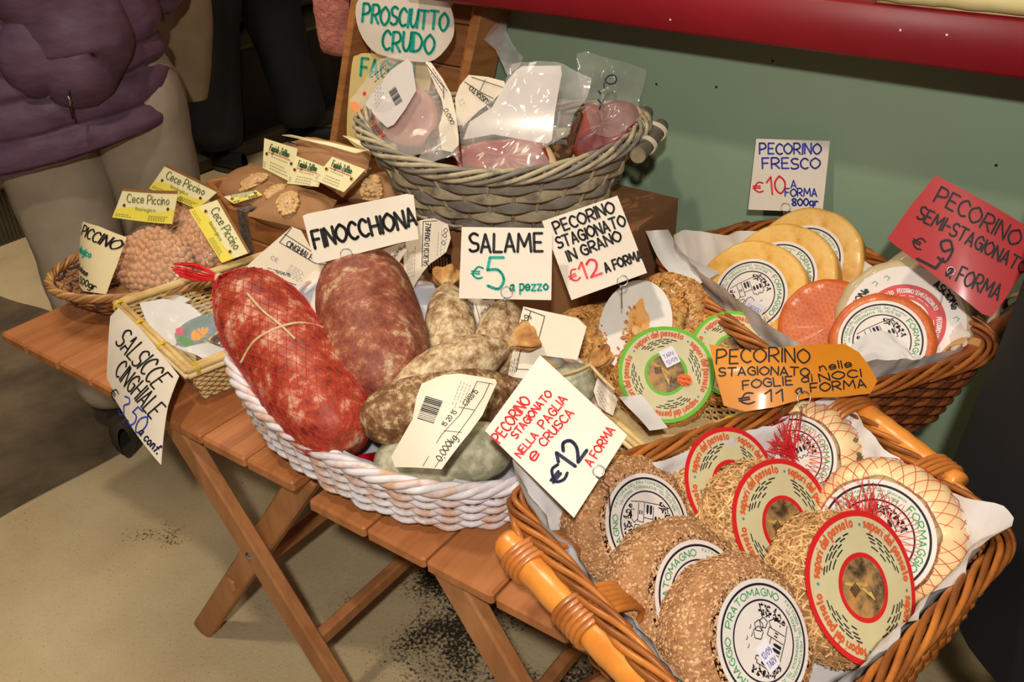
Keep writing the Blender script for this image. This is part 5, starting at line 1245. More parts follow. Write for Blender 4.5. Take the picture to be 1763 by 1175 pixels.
# red packet showing under the salami, and the sausage picture on a sheet behind
I_pap = mat('tag_paper', (226,214,194), (218,204,182), scale=8, rough=.5)
def tagsheet(label, poly_, p0, n, ms, bend=None, m=None, name='paper_label', cat='label', solid=.0005): 
    return card(name, label, cat, poly_, Sheet(p0, n, bend), m or I_pap, ms, solid=solid)
bt = lambda x, y: .012*math.sin((x-680)/175*PI) + .006*math.sin((y-650)/60)
tagsheet('long white label with a bar code lying over the front salami in the basket', [(732,667),(770,652),(796,649),(853,654),(856,660),(835,720),(815,752),(768,814),(682,806),(676,788),(700,755),(718,728),(724,690)], atz(760, 740, T+.172), (.15,-.62,.77),
  [('b',(741,690),(726,730),(771,700),14,I_blk), ('l',[(825,661),(815,690),(800,722),(770,757),(736,808)],1.0,I_blk), ('l',[(845,662),(836,688),(818,722),(790,765),(757,811)],1.0,I_blk), ('l',[(825,661),(850,663)],1,I_blk), ('l',[(798,709),(822,712)],1,I_blk), ('l',[(774,750),(803,752)],1,I_blk),
   ('t','0,000kg',(768,802),(796,762),12,1.4,I_blk), ('t','C3/03/15',(810,706),(828,680),9,1.2,I_blk), ('t','15 20 15',(776,744),(795,718),8,1.2,I_blk), ('m',(800,663),(785,712),(815,668),4,1.0,I_gry)], bt)
tagsheet('white label with a blank panel between the SALAME and diamond-turned cards', [(901,528),(994,548),(1010,563),(994,620),(930,612),(912,654),(874,648),(882,610),(893,560)], atz(940, 600, T+.150), (.2,-.66,.72),
  [('l',[(914,536),(900,585),(889,640)],1.4,I_blk), ('l',[(903,532),(938,545),(924,598)],1.4,I_blk), ('t','0,000kg',(901,584),(911,545),12,1.4,I_blk), ('l',[(889,636),(910,637)],1.2,I_blk), ('m',(878,640),(884,612),(886,642),3,1.0,I_blk)])
tagsheet('round-topped white label peeping out behind the SALAME card', [(815,518),(850,516),(858,530),(848,560),(830,575),(818,548)], atz(835, 560, T+.120), (.1,-.7,.7), [('l',[(819,523),(832,572)],1.0,I_blk), ('t','PEPE DI',(832,545),(846,528),6,.9,I_blk), ('m',(826,560),(840,540),(836,566),3,1.0,I_gry)])
tagsheet('white string-held label tucked under the string bow of the small salami', [(1030,650),(1045,655),(1063,690),(1055,716),(1030,700),(1022,675)], atz(1040, 690, T+.095), (.3,-.6,.7), [('m',(1030,668),(1050,700),(1026,680),3,1.0,I_gry)], lambda x, y: .006*math.sin(x/6))
card('paper_sheet', 'white sheet with a red sausage picture behind the large brown salami', 'paper', [(690,524),(738,526),(738,640),(742,700),(700,690),(690,600)], Sheet(atz(720, 600, T+.075), (.1,-.6,.78), lambda x, y: .004*nz((x*.03, y*.03, 0))), MATS['tissue_blue'],
  [('f',[(698,527),(704,526),(719,541),(714,576),(708,580),(700,565)],mat('sausage_print', (176,72,60), (110,40,40), scale=90)), ('l',[(701,538),(706,552),(716,560)],2.5,I_blk)])
g = G(); g.grid(lambda a, b: atz(610 + 60*a, 812 - 26*b - 10*a, T+.045 + .02*b + .008*math.sin(a*6)), 16, 8); tag(make('red_packet', g, mat('red_wrap', (190,16,34), (150,8,24), scale=30, rough=.3), solid=.002), 'bright red wrap showing between the netted salami and the front rim', 'wrapper')
# =====================================================================
# CHICKPEA BAGS
# =====================================================================
M_pea = mat('chickpea', (224,174,128), (196,140,96), scale=50, rough=.55, bump=.2, bscale=120)
M_film = film('bag_film', cloud=.10, scale=30, bump=.9)
M_film2 = film('vacuum_film', tint=(232,226,222), cloud=.27, rough=.12, scale=11, bump=.8)
M_film3 = film('vacuum_film_clear', tint=(226,220,214), cloud=.15, rough=.12, scale=12, bump=.8)
bm = bmesh.new(); bmesh.ops.create_icosphere(bm, subdivisions=2, radius=1); pea_me = bpy.data.meshes.new('chickpea'); bm.to_mesh(pea_me); bm.free(); pea_me.materials.append(M_pea)
for p in pea_me.polygons: p.use_smooth = True
for v in pea_me.vertices: v.co *= 1 + .06*noise.noise(v.co*1.5); v.co.z *= 1.06
def pillow(c, n, up, w, h, d, e=2.6):
    M = frame(c, n, up=up).to_3x3()
    def S(u, v, k=1.0):
        a, b = u*2*PI, (v-.5)*PI; f = lambda q, p: math.copysign(abs(q)**p, q)
        return Vector(c) + M @ Vector((f(math.cos(b), .55)*f(math.cos(a), 2/e)*w/2*k, f(math.cos(b), .55)*f(math.sin(a), 2/e)*h/2*k, f(math.sin(b), .9)*d/2*k))
    return S, M
def pea_bag(label, c, n, up, w, h, d, seed, maxn=300):
    t = thing('chickpea_bag', label, 'bag', c, 'chickpea bags'); S, M = pillow(c, n, up, w, h, d); rr = random.Random(seed); r = .0057
    g = G(); g.grid(lambda u, v: S(u, v, .90), 40, 20, closeu=True); make('filling', here(t, g), M_pea, t)
    Mi = M.transposed(); pts = []; tries = 0
    while len(pts) < maxn and tries < 30000:
        tries += 1; u, v = rr.random(), rr.random(); p = S(u, v, .93 + rr.uniform(-.02, .02)); l = Mi @ (p-Vector(c))
        if l.z < -.003: continue
        if all((p-q).length > r*1.72 for q in pts): pts.append(p)
    for p in pts:
        o = bpy.data.objects.new('chickpea', pea_me); link(o, t); o.location = p - Vector(c); s = r*rr.uniform(.92, 1.1); o.scale = (s, s, s); o.rotation_euler = (rr.random()*6, rr.random()*6, rr.random()*6)
    g = G(); g.grid(lambda u, v: S(u, v, 1.06 + .02*nz((math.cos(u*6.28)*3, math.sin(u*6.28)*3, v*4), 1.4, seed)), 70, 34, closeu=True); make('film', here(t, g), M_film, t)
    return t
upb = Vector((.15,.6,.75))
pb1 = pea_bag('front chickpea bag with the left hand upright cream and yellow header card', atz(268, 456, T+.066), (.05,-.62,.78), upb, .155, .118, .060, 3)
pb2 = pea_bag('right hand chickpea bag whose header card leans right over the bamboo tray', atz(348, 424, T+.066), (.30,-.50,.80), upb, .105, .125, .055, 8, 260)
pb3 = pea_bag('rear chickpea bag, header card the highest, against the crate', atz(300, 376, T+.056), (.0,-.50,.85), upb, .13, .09, .045, 11, 120)
C_cream, C_yel, C_brn = mat('header_cream', (232,224,178), (226,216,166), scale=9, rough=.45), INK('header_yellow', (232,214,84)), INK('header_brown', (140,92,50))
I_olive = INK('olive', (96,104,66)); M_brass = mat('brass', (150,100,40), rough=.35, metal=.9)
def header(par, quad, p0, n, words, kind='cece', bend=None):
    sh = Sheet(p0, n, bend); TL, TR_, BR_, BL = [Vector(q) for q in quad]
    q = lambda u, v: tuple((TL.lerp(TR_, u)).lerp(BL.lerp(BR_, u), v))
    o = make('header_card', here(par, sh.mesh(densify([tuple(x) for x in (TL, TR_, BR_, BL)], 12), 4)), C_cream, par, solid=.0008)
    hgt = (BL-TL).length; W_ = (TR_-TL).length
    def sub(nm, g, m, k=None): x = make(nm, here(par, g), m, o, smooth=False); 
    if kind == 'cece':
        sub('brown_strip', sh.mesh([q(0,-.03), q(1,-.03), q(1,.06), q(0,.06)], e=.0009), C_brn)
        sub('yellow_field', sh.mesh([q(0,.72), q(.12,.62), q(.3,.56), q(.5,.60), q(.7,.66), q(.88,.62), q(1,.54), q(1,1), q(0,1)], e=.0006), C_yel)
        ms = [('t', words, q(.14,.42), q(.88,.42), hgt*.28, hgt*.028, I_olive), ('t', 'biologico', q(.32,.66), q(.66,.66), hgt*.11, hgt*.014, I_olive)]
        mm = [(q(.04,.86), q(.30,.86), q(.04,.92), 2), (q(.56,.80), q(.94,.80), q(.56,.94), 4)]; ey = [q(.12,.55), q(.88,.55)]
    else:
        ms = [('t', words, q(.18,.34), q(.78,.34), hgt*.22, hgt*.026, INK('dark_green', (40,84,50)))]
        g = G(); ribbon(g, [Vector((x, -y, 0)) for x, y in (q(.16,.40), q(.84,.40))], hgt*.022, sh.S(.0012)); sub('red_underline', g, I_red)
        mm = [(q(.26,.50), q(.80,.50), q(.26,.53), 1), (q(.24,.70), q(.84,.70), q(.24,.90), 3), (q(.02,.78), q(.13,.78), q(.02,.92), 3)]; ey = [q(.12,.48), q(.90,.48)]
    for m in ms: g = G(); write(g, m[1], (m[2][0], -m[2][1]), (m[3][0], -m[3][1]), m[4], m[5], sh.S(.0012), cap=5, wob=.05); sub('lettering', g, m[6])
    for a, b, c_, rows in mm:
        g = G(); a, b, c_ = Vector(a), Vector(b), Vector(c_)
        for r in range(rows):
            p = a.lerp(c_, r/max(1, rows-1)); q2 = p + (b-a)*random.uniform(.75, 1)
            n_ = max(2, int((q2-p).length/4))
            for i in range(n_): u, v = p.lerp(q2, i/n_), p.lerp(q2, (i+.7)/n_); ribbon(g, [Vector((u.x,-u.y,0)), Vector((v.x,-v.y,0))], .9, sh.S(.0012), 0, 0)
        x = make('small_print', here(par, g), I_olive, o, smooth=False); x['kind'] = 'stuff'
    for e in ey:
        g = G(); c = sh.P(*e, .0014); nn = sh.n; x = nn.cross(Vector((0,0,1))).normalized(); y = x.cross(nn); g.tube([c + x*(.0022*math.cos(a)) + y*(.0022*math.sin(a)) for a in [2*PI*i/12 for i in range(12)]], .0008, 5, closed=True)
        g.disc(c - nn*.0003, x, y, 0, .002, n=10); sub('eyelet', g, M_brass)
header(pb1, [(211,325),(307,331),(296,386),(194,375)], atz(250, 386, T+.105), (.1,-.70,.70), 'Cece Piccino', bend=lambda x, y: -.004*math.sin((x-200)/100*PI))
header(pb3, [(285,284),(376,329),(340,361),(257,325)], atz(320, 345, T+.100), (.1,-.68,.72), 'Cece Piccino')
header(pb2, [(377,343),(430,435),(382,453),(325,362)], atz(375, 400, T+.112), (.2,-.60,.78), 'Cece Piccino')
t = thing('header_card', 'small cream and yellow packet card lying flat at the left of the bean crate', 'card', atz(410, 345, T+.115)); header(t, [(384,338),(440,327),(452,336),(402,351)], atz(410, 345, T+.115), (.1,-.35,.9), 'biologico')
# =====================================================================
# BEAN PACKETS IN THE CRATE
# =====================================================================
M_kraft = mat('kraft_paper', (172,128,88), (156,112,74), scale=5, rough=.75, bump=.35, bscale=14, detail=6)
M_bean = mat('pale_bean', (226,186,128), (204,158,98), island=True, lo=0, hi=1, rough=.4)
def packet(label, quad, zs, thick, win=None, wrx=.03, wry=.018, wang=0, bulge=.018, seed=0):
    A, B, C_, D = [atz(x, y, T+z) for (x, y), z in zip(quad, zs)]; c = (A+B+C_+D)/4; n = (B-A).cross(A-D).normalized()
    if n.z < 0: n = -n
    t = thing('bean_packet', label, 'packet', c - n*thick, 'brown paper bean packets')
    def top(u, v, k=1):
        p = A.lerp(B, u).lerp(D.lerp(C_, u), v); s = (max(0, math.sin(u*PI))**.5)*(max(0, math.sin(v*PI))**.5); return p + n*(bulge*s + .003*nz((u*4, v*4, 0), 1.4, seed))
    def body(a, v):
        return top(a, v)
    nu = 22; g = G(); g.grid(body, nu, nu); lowv = []
    o = len(g.v); g.grid(lambda a, b: A.lerp(B, a).lerp(D.lerp(C_, a), b) - n*(thick*(math.sin(a*PI)**.4 if 0 < a < 1 else 0)*(math.sin(b*PI)**.4 if 0 < b < 1 else 0)), nu, nu)
    make('paper_bag', here(t, g), M_kraft, t)
    if win:
        cx = atp(win[0], win[1], c + n*bulge, n); x = (B-A).normalized(); x = (x*math.cos(wang) + n.cross(x)*math.sin(wang)); y = n.cross(x); rr = random.Random(seed)
        def wp(u, v, off): 
            p = cx + x*u + y*v; return p + n*off
        def surf(p):      # height of the bag top under p
            q = p - A; e1, e2 = (B-A), (D-A); M2 = Matrix(((e1.dot(e1), e1.dot(e2)), (e1.dot(e2), e2.dot(e2)))); uv = M2.inverted() @ Vector((q.dot(e1), q.dot(e2))); return top(min(1, max(0, uv.x)), min(1, max(0, uv.y)))
        g = G(); ring = [surf(cx + x*(wrx*math.cos(a)) + y*(wry*math.sin(a)*(1+.25*math.cos(a)))) for a in [2*PI*i/36 for i in range(36)]]; ctr = surf(cx)
        g.add([p + n*.0012 for p in ring] + [ctr + n*.0014], [(36, i, (i+1) % 36) for i in range(36)]); make('window_back', here(t, g), mat('window_shadow', (150,104,60)), t)
        g = G()
        for i in range(110):
            a, q = rr.random()*2*PI, math.sqrt(rr.random())*.90; p = surf(cx + x*(wrx*q*math.cos(a)) + y*(wry*q*math.sin(a))) + n*.0035; Rz = Matrix.Rotation(rr.random()*6, 3, n)
            g.add([p + Rz @ (x*(v_[0]*.0105) + y*(v_[1]*.0075) + n*(v_[2]*.0062)) for v_ in KERV], KERF)
        make('beans', here(t, g), M_bean, t, kind='stuff')
        g = G(); vs = [p + n*.0016 for p in ring]; mid = [ctr.lerp(p, .6) + n*.0082 for p in ring]
        g.add(vs + mid + [ctr + n*.0095], [(i, (i+1) % 36, 36+(i+1) % 36, 36+i) for i in range(36)] + [(72, 36+i, 36+(i+1) % 36) for i in range(36)]); make('window_film', here(t, g), M_film, t)
    return t
k1 = packet('bean packet at the crate\'s left corner with a dark slit beside its oval window', [(352,322),(432,282),(520,310),(430,352)], (.085,.10,.115,.085), .035, (432,308), .034, .017, .1, seed=1)
k2 = packet('bean packet second from the crate\'s left corner', [(398,350),(458,316),(530,332),(478,380)], (.100,.110,.118,.100), .03, (478,331), .030, .016, .25, bulge=.014, seed=2)
k3 = packet('bean packet nearest the front of the crate, its window full of pale beans', [(425,372),(500,318),(580,345),(552,402)], (.112,.132,.125,.108), .035, (503,349), .034, .024, .6, bulge=.02, seed=3)
k4 = packet('bean packet in the back of the crate standing taller behind the cream header cards', [(470,262),(560,246),(640,290),(590,340)], (.13,.16,.15,.125), .05, None, bulge=.03, seed=4)
k5 = packet('bean packet at the right of the crate beside the grey basket, window facing up', [(590,340),(612,300),(700,300),(690,350)], (.11,.13,.12,.10), .04, (640,326), .028, .020, .1, bulge=.02, seed=5)
k6 = packet('bean packet lying highest under the folded yellow header card', [(500,244),(540,238),(640,262),(632,300)], (.165,.175,.165,.15), .03, None, bulge=.02, seed=6)
# folded top of packets
quadsheet('header_card', [(486,232),(500,232),(633,260),(612,264)], [T+.20, T+.203, T+.19, T+.188], MATS['header_cream'], 'folded yellow header card edge-on along the back of the bean packets', 'card', amp=.002, solid=.0015)
quadsheet('header_card', [(590,234),(600,234),(652,258),(638,263)], [T+.19, T+.193, T+.18, T+.178], MATS['header_cream'], 'short folded yellow header card beside the left end of the grey basket', 'card', amp=.002, solid=.0015)
header(k1, [(455,238),(512,256),(503,315),(452,289)], atz(480, 300, T+.145), (.05,-.80,.60), 'Fagiolo Zolfino', 'fag')
header(k2, [(509,268),(560,288),(548,322),(494,316)], atz(520, 318, T+.158), (.1,-.75,.66), 'Fagiolo Zolfino', 'fag')
header(k3, [(572,270),(629,292),(592,331),(539,309)], atz(565, 320, T+.170), (.15,-.68,.72), 'Fagiolo Zolfino', 'fag')
# =====================================================================
# HAM PACKS IN THE GREY BASKET
# =====================================================================
M_ham = mat('ham_meat', (142,44,38), (176,84,66), c3=(152,56,46), scale=26, rough=.32, bump=.3, bscale=50, detail=8, nr=.7, stretch=(1,1,2), coat=.1)
M_ham2 = mat('ham_dark', (100,28,28), (150,66,54), c3=(118,40,36), scale=26, rough=.45, bump=.3, bscale=50, detail=8, coat=.1)
M_fat = mat('ham_fat', (226,190,148), (206,160,116), scale=20, rough=.35, bump=.2, bscale=60, coat=.4)
M_crust = mat('ham_crust', (92,58,30), (160,112,52), c3=(60,40,24), scale=60, rough=.7, bump=.8, bscale=90)
def slab(t, name, poly_, p0, n, d, m, e=0, dome=.006, wob=.003, name_seed=0):
    """thick cut of meat: outline on a plane, domed face, depth d behind"""
    sh = Sheet(p0, n); D = densify(smooth_poly(poly_, 4), 7); K = len(D); cx = sum(p[0] for p in D)/K; cy = sum(p[1] for p in D)/K; g = G(); vs = [sh.P(cx, cy, e+dome)]; fs = []
    R_ = [(.12, dome*.99), (.25, dome*.97), (.38, dome*.94), (.5, dome*.9), (.62, dome*.84), (.74, dome*.74), (.85, dome*.6), (.97, dome*.2), (1.0, -.004), (1.0, -d*.6), (.93, -d), (.5, -d*1.05)]
    for f, z in R_: vs += [sh.P(cx+(x-cx)*f, cy+(y-cy)*f, e+z + wob*nz((x*.03, y*.03, z*20), 1, name_seed)) for x, y in D]
    fs = [(0, 1+(k+1) % K, 1+k) for k in range(K)]
    for r in range(len(R_)-1): o = 1+r*K; fs += [(o+k, o+(k+1) % K, o+K+(k+1) % K, o+K+k) for k in range(K)]
    fs.append(tuple(1+(len(R_)-1)*K+k for k in range(K))); g.add(vs, fs); return make(name, here(t, g), m, t)
def wrap(t, name, poly_, sh, m, e=0, seed=0, amp=.006, rings=12, solid=0):
    """creased film: outline on the sheet, with folds as real relief"""
    base = sh.bend
    sh2 = Sheet(sh.p0, sh.n, lambda x, y: (base(x, y) if base else 0) + amp*nz((x*.018, y*.018, 0), 1, seed) + amp*.6*abs(nz((x*.05+y*.02, y*.03, 1), 1, seed+3)))
    return make(name, here(t, sh2.mesh(poly_, rings, e, step=8)), m, t, solid=solid)
nH = Vector((.30,-.72,.62)).normalized(); GH = 'vacuum packed ham pieces'
# centre pack
p0 = atz(870, 262, ZB+.125); sh = Sheet(p0, nH)
t = thing('ham_pack', 'centre vacuum pack, square pink ham cut at its foot, big white backing paper', 'ham', p0 - Vector((0,0,.05)), GH)
slab(t, 'ham', [(800,252),(850,240),(920,236),(938,252),(944,290),(900,304),(820,302),(798,285)], p0, nH, .06, M_ham, name_seed=1)
slab(t, 'fat', [(806,262),(856,250),(928,242),(952,262),(956,296),(906,316),(826,314),(802,298)], p0 - nH*.008, nH, .03, M_fat, name_seed=2)
make('backing_paper', here(t, Sheet(p0 - nH*.006, nH, lambda x, y: .012*math.sin((y-100)/140*2)).mesh([(876,140),(890,122),(900,115),(966,114),(968,130),(957,200),(952,245),(944,252),(852,236),(800,245),(812,215),(850,190)], 8)), mat('backing_white', (214,206,202), (204,196,192), scale=8, rough=.25, coat=.6), t, solid=.0008)
wrap(t, 'film', [(792,235),(790,205),(800,190),(860,175),(884,118),(900,112),(965,112),(1019,136),(1012,165),(990,200),(982,235),(935,262),(955,294),(930,300),(850,304),(800,300)], Sheet(p0 + nH*.012, nH, lambda x, y: .010*math.sin((x-790)/230*PI)), M_film2, seed=2, amp=.012)
# right pack
nR = Vector((.25,-.80,.55)).normalized(); p0 = atz(1040, 230, ZB+.125)
t = thing('ham_pack', 'right vacuum pack of dark red ham with a pale fat rim and black marker writing', 'ham', p0 - Vector((0,0,.05)), GH)
slab(t, 'ham', [(985,262),(975,240),(990,205),(1010,180),(1035,180),(1060,172),(1085,176),(1098,188),(1096,212),(1075,240),(1030,262),(1000,275)], p0, nR, .05, M_ham2, name_seed=4)
slab(t, 'fat', [(982,278),(974,256),(1000,200),(1040,184),(1085,178),(1107,192),(1106,220),(1086,252),(1040,276),(1000,290)], p0 - nR*.012, nR, .04, M_fat, name_seed=5)
slab(t, 'crust', [(968,282),(976,252),(985,222),(996,196),(1004,196),(996,230),(984,262),(976,288)], p0 + nR*.003, nR, .04, M_crust, name_seed=6)
wrap(t, 'film', [(994,95),(1012,92),(1060,108),(1113,120),(1108,150),(1100,178),(1104,205),(1070,235),(1050,240),(1022,232),(1012,205),(1004,170),(996,130)], Sheet(p0 + nR*.012, nR, lambda x, y: .012*math.sin((x-990)/120*PI)), M_film3, seed=7, amp=.010)
marks(Sheet(p0 + nR*.026, nR), t, [('l', smooth_poly([(1042,139),(1050,130),(1060,132),(1060,142),(1050,145)], 4) + [(1042,139)], 2.6, P_nav), ('l', [(1040,143),(1040,151)], 2.2, P_nav), ('l', [(1031,157),(1034,162)], 3, P_nav), ('l', [(1030,172),(1040,184)], 3, P_nav), ('l', [(1040,172),(1032,188)], 3, P_nav)])
# left pack
nL = Vector((.15,-.78,.60)).normalized(); p0 = atz(700, 215, ZB+.125)
t = thing('ham_pack', 'left vacuum pack with a white bar code label over pinkish ham and orange printed corner', 'ham', p0 - Vector((0,0,.05)), GH)
slab(t, 'ham', [(690,165),(712,150),(735,160),(752,190),(748,225),(725,252),(690,250),(662,232),(664,200)], p0, nL, .05, mat('ham_pale', (206,150,132), (186,112,98), c3=(200,138,120), scale=18, rough=.45, bump=.3, coat=.1), name_seed=8)
slab(t, 'crust', [(738,232),(752,222),(762,240),(762,268),(735,272),(728,255)], p0 + nL*.006, nL, .03, M_crust, name_seed=9)
wrap(t, 'film', [(604,172),(622,150),(655,112),(690,98),(716,98),(748,112),(770,150),(786,200),(788,245),(765,262),(700,275),(660,255),(625,228)], Sheet(p0 + nL*.012, nL, lambda x, y: .012*math.sin((x-600)/190*PI)), M_film2, seed=12, amp=.012)
shl = Sheet(p0 + nL*.026, nL, lambda x, y: .005*math.sin((x-630)/60)); lab = make('label', here(t, shl.mesh([(628,180),(650,150),(675,122),(704,103),(712,112),(719,158),(700,190),(680,216),(668,221),(654,208)], 5)), MATS['backing_white'], t, solid=.0006)
marks(shl, t, [('b',(671,160),(684,186),(683,151),11,I_blk), ('m',(645,160),(662,138),(648,186),5,1.0,I_gry)])
marks(Sheet(p0 + nL*.027, nL), t, [('f',[(601,176),(612,175),(622,184),(626,196),(612,194),(604,186)],INK('label_orange', (226,140,84))), ('t','Toscana',(634,205),(660,238),9,1.3,I_red), ('m',(640,134),(672,106),(645,142),2,1.4,I_blk), ('f',[(624,160),(629,157),(631,163),(626,166)],I_red)])
# smaller items between
def simple_pack(label, poly_, z, n, m, ms=(), amp=.008, seed=0, bend=None, ref=None, name='plastic_pack', cat='pack', solid=0):
    ref = ref or poly_[0]; p0 = atz(ref[0], ref[1], ZB+z); t = thing(name, label, cat, p0); sh = Sheet(p0, n, bend); wrap(t, 'sheet', poly_, sh, m, seed=seed, amp=amp, solid=solid)
    if ms: marks(Sheet(p0 + Vector(n).normalized()*(amp*.9), n, bend), t, ms)
    return t
simple_pack('narrow printed paper strip arching between the left and centre ham packs', [(732,106),(742,108),(762,135),(776,160),(786,200),(790,250),(778,262),(760,258),(757,220),(764,190),(758,160),(742,130)], .15, (.1,-.8,.6), I_pap, [('l',[(735,112),(756,140),(764,150),(764,170)],1.2,I_blk), ('t','0,000',(764,190),(776,215),8,1.1,I_blk), ('m',(745,118),(772,160),(742,126),2,1.0,I_blk)], amp=.004, seed=20, ref=(770,240), name='paper_strip', cat='label', solid=.0005)
simple_pack('white label printed upside down behind the centre ham pack', [(783,170),(792,148),(808,130),(840,133),(868,140),(872,152),(850,172),(824,190),(800,215),(786,218)], .13, (.1,-.8,.6), I_pap, [('l',[(800,141),(826,158),(850,170)],1.1,I_blk), ('l',[(812,133),(870,152)],1.1,I_blk), ('l',[(826,158),(836,137)],1.1,I_blk), ('t','SUSSATO',(846,175),(812,148),8,1.4,I_blk), ('m',(790,175),(802,168),(792,182),2,1.0,I_gry)], amp=.003, seed=21, ref=(800,215), name='paper_label', cat='label', solid=.0005)
M_film4 = film('milky_film', cloud=.5, scale=14, bump=.8)
simple_pack('tall twisted clear plastic end rising behind the centre ham pack', [(844,52),(866,36),(880,26),(878,60),(890,84),(912,112),(905,125),(880,136),(874,120),(862,95),(842,78)], .14, (.1,-.8,.6), M_film4, amp=.014, seed=23, ref=(880,136), bend=lambda x, y: .02*math.sin((y-30)/60))
simple_pack('white tissue tail hanging over the rim between left and centre packs', [(760,205),(772,200),(786,240),(790,262),(772,272),(740,282),(716,276),(728,262),(752,258)], .14, (.15,-.78,.6), M_film2, amp=.010, seed=24, ref=(760,262))
p0 = atz(960, 245, ZB+.10); t = thing('ham_pack', 'dark ham pack lying deep between the centre and right ham packs', 'ham', p0, GH)
slab(t, 'ham', [(800,262),(940,250),(985,252),(990,285),(900,300),(800,298)], p0 - nH*.055, nH, .04, M_crust, name_seed=14)
slab(t, 'ham', [(760,262),(795,250),(800,290),(770,292),(745,282)], p0 - nH*.03, nH, .03, M_ham, name_seed=15)
# =====================================================================
# WILD BOAR SAUSAGE PACKS IN THE LONG TRAY
# =====================================================================
M_sau = mat('sausage_dark', (84,22,26), (122,44,42), scale=20, rough=.25, bump=.3, coat=.6)
def links_(t, pts, z, r=.014):
    for k in range(len(pts)-1):
        s_ = Sal([atz(*pts[k], T+z), atz((pts[k][0]+pts[k+1][0])/2, (pts[k][1]+pts[k+1][1])/2-2, T+z+.004), atz(*pts[k+1], T+z)], r, e=3, bump=.06, seed=k)
        g = G(); g.grid(lambda a, v: s_.pt(v, a*2*PI), 18, 20, closeu=True); make('sausage', here(t, g), M_sau, t)
p0 = atz(345, 590, T+.062); nT = Vector((.05,-.45,.85)).normalized()
t = thing('sausage_pack', 'clear pack of dark sausages with a flower and orange picture, front of the bamboo tray', 'pack', p0 - Vector((0,0,.02)), 'wild boar sausage packs')
links_(t, [(365,600),(398,585),(418,572)], .045); links_(t, [(340,618),(378,612),(410,600)], .038)
shp = Sheet(p0, nT, lambda x, y: .006*math.sin((x-240)/150*PI)); 
make('backing_paper', here(t, shp.mesh([(240,522),(285,518),(330,528),(350,545),(318,575),(305,600),(270,590),(255,560)], 6)), M_paper, t, solid=.0006)
marks(Sheet(p0 + nT*.006, nT, shp.bend), t, [('f', smooth_poly([(305,578),(330,556),(372,540),(382,560),(362,585),(330,600),(312,598)], 3), mat('picture_sky', (120,140,160), (96,120,96), scale=40)), ('f', smooth_poly([(334,576),(346,568),(362,568),(356,580),(344,590),(334,588)], 3), INK('picture_orange', (232,160,50))),
   ('f', smooth_poly([(306,572),(316,568),(320,578),(312,584)], 3), INK('picture_pink', (214,70,110))), ('f', smooth_poly([(308,586),(324,584),(338,596),(322,600)], 3), INK('picture_green', (84,140,70))), ('l', [(340,572),(352,582)], 1, I_org)])
wrap(t, 'film', [(262,540),(290,515),(340,530),(400,520),(425,560),(420,600),(370,632),(325,612),(268,592)], Sheet(p0 + nT*.014, nT), M_film, seed=31, amp=.010)
quadsheet('paper_sheet', [(300,596),(352,590),(402,600),(372,632)], [T+.062, T+.066, T+.066, T+.062], M_paper, 'white tissue hanging over the front corner of the bamboo tray', amp=.010)
quadsheet('paper_sheet', [(236,516),(290,508),(330,520),(268,560)], [T+.045, T+.05, T+.05, T+.04], M_paper, 'white tissue in the left corner of the bamboo tray', amp=.010)
def bigtag(label, poly_, ref, z, n, ms, bend=None): return card('paper_label', label, 'label', poly_, Sheet(atz(ref[0], ref[1], T+z), n, bend), I_pap, ms)
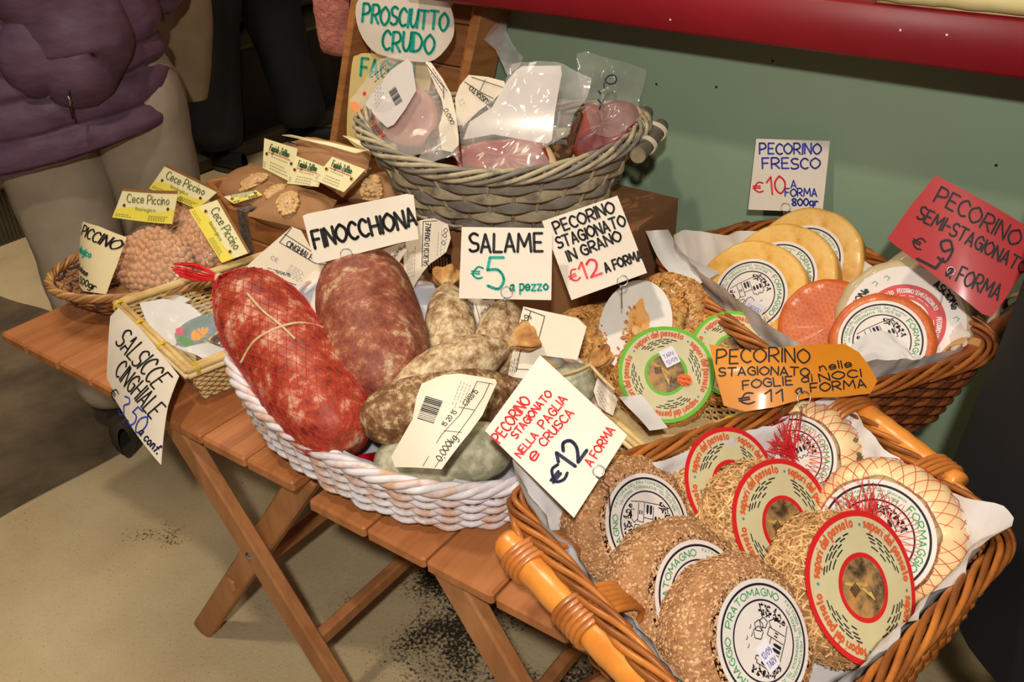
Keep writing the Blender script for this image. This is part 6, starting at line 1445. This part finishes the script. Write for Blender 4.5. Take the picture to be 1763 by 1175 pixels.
bigtag('large printed sausage label propped behind the red net knot', [(505,392),(520,398),(540,440),(590,462),(545,495),(520,512),(490,520),(430,492),(404,482),(450,440)], (470,500), .095, (.1,-.72,.68),
  [('l',[(493,405),(535,432),(560,450)],1.2,I_blk), ('l',[(505,394),(484,419),(540,452),(572,456)],1.2,I_blk), ('t','CINGHIALE',(494,424),(533,448),10,1.4,I_blk), ('l',[(418,478),(428,468),(465,480)],1.1,I_blk), ('l',[(450,474),(488,483),(478,500),(447,487),(450,474)],1.1,I_blk), ('l',[(488,483),(520,494)],1.1,I_blk),
   ('t','0020',(460,484),(480,490),7,1.0,I_blk), ('t','11/04/15',(474,470),(498,476),5,.9,I_blk), ('t','IALE',(432,476),(444,480),7,1.0,I_blk), ('m',(500,456),(530,474),(490,470),6,.9,I_gry), ('m',(445,494),(490,508),(440,500),3,.9,I_gry), ('t','CE',(468,447),(478,452),6,.9,I_gry), ('m',(462,462),(482,468),(460,466),2,.9,I_blk)], lambda x, y: .006*math.sin((x+y)/60))
bigtag('white printed label standing behind the red-net salami, right part blank', [(545,470),(600,470),(556,520),(552,548),(538,556),(515,540),(500,515)], (530,540), .090, (.15,-.68,.70), [('l',[(532,500),(556,516)],1.2,I_blk), ('l',[(505,500),(548,488),(590,462)],1.4,I_blk)], lambda x, y: .010*math.sin((x)/20))
bigtag('creased printed label right of the FINOCCHIONA card, text running upwards', [(720,384),(748,376),(768,384),(773,408),(765,432),(742,455),(712,500),(694,490),(692,440),(700,400)], (715,480), .125, (.2,-.75,.62),
  [('l',[(732,384),(730,462)],1.2,I_blk), ('l',[(732,384),(752,380)],1.2,I_blk), ('t','SALSICCIA DI CINGHIALE',(739,460),(743,386),7,1.1,I_blk), ('m',(700,480),(702,425),(716,478),5,.9,I_gry), ('m',(752,440),(754,392),(762,436),3,.9,I_gry), ('t','0,00',(764,420),(768,392),6,1,I_blk)], lambda x, y: .008*math.sin(x/14))
bigtag('stained ochre label end sticking out above the large brown salami', [(636,434),(668,424),(700,420),(703,432),(690,452),(676,465),(660,450)], (676,460), .175, (.15,-.72,.66), [('l',[(655,440),(676,462),(700,424)],1.1,I_blk), ('t','0,00kg',(672,455),(694,430),6,1,I_blk)], lambda x, y: .005*math.sin(x/12))
p0 = atz(700, 500, T+.06); t = thing('sausage_pack', 'clear pack of dark sausages at the far right end of the long bamboo tray', 'pack', p0, 'wild boar sausage packs'); links_(t, [(680,470),(700,500),(712,528)], .07, .016); links_(t, [(560,560),(556,530),(570,505)], .06, .016)
wrap(t, 'film', [(676,470),(715,470),(740,485),(728,508),(700,520),(680,505)], Sheet(atz(700, 500, T+.10), (.2,-.7,.7)), M_film, seed=41, amp=.008)
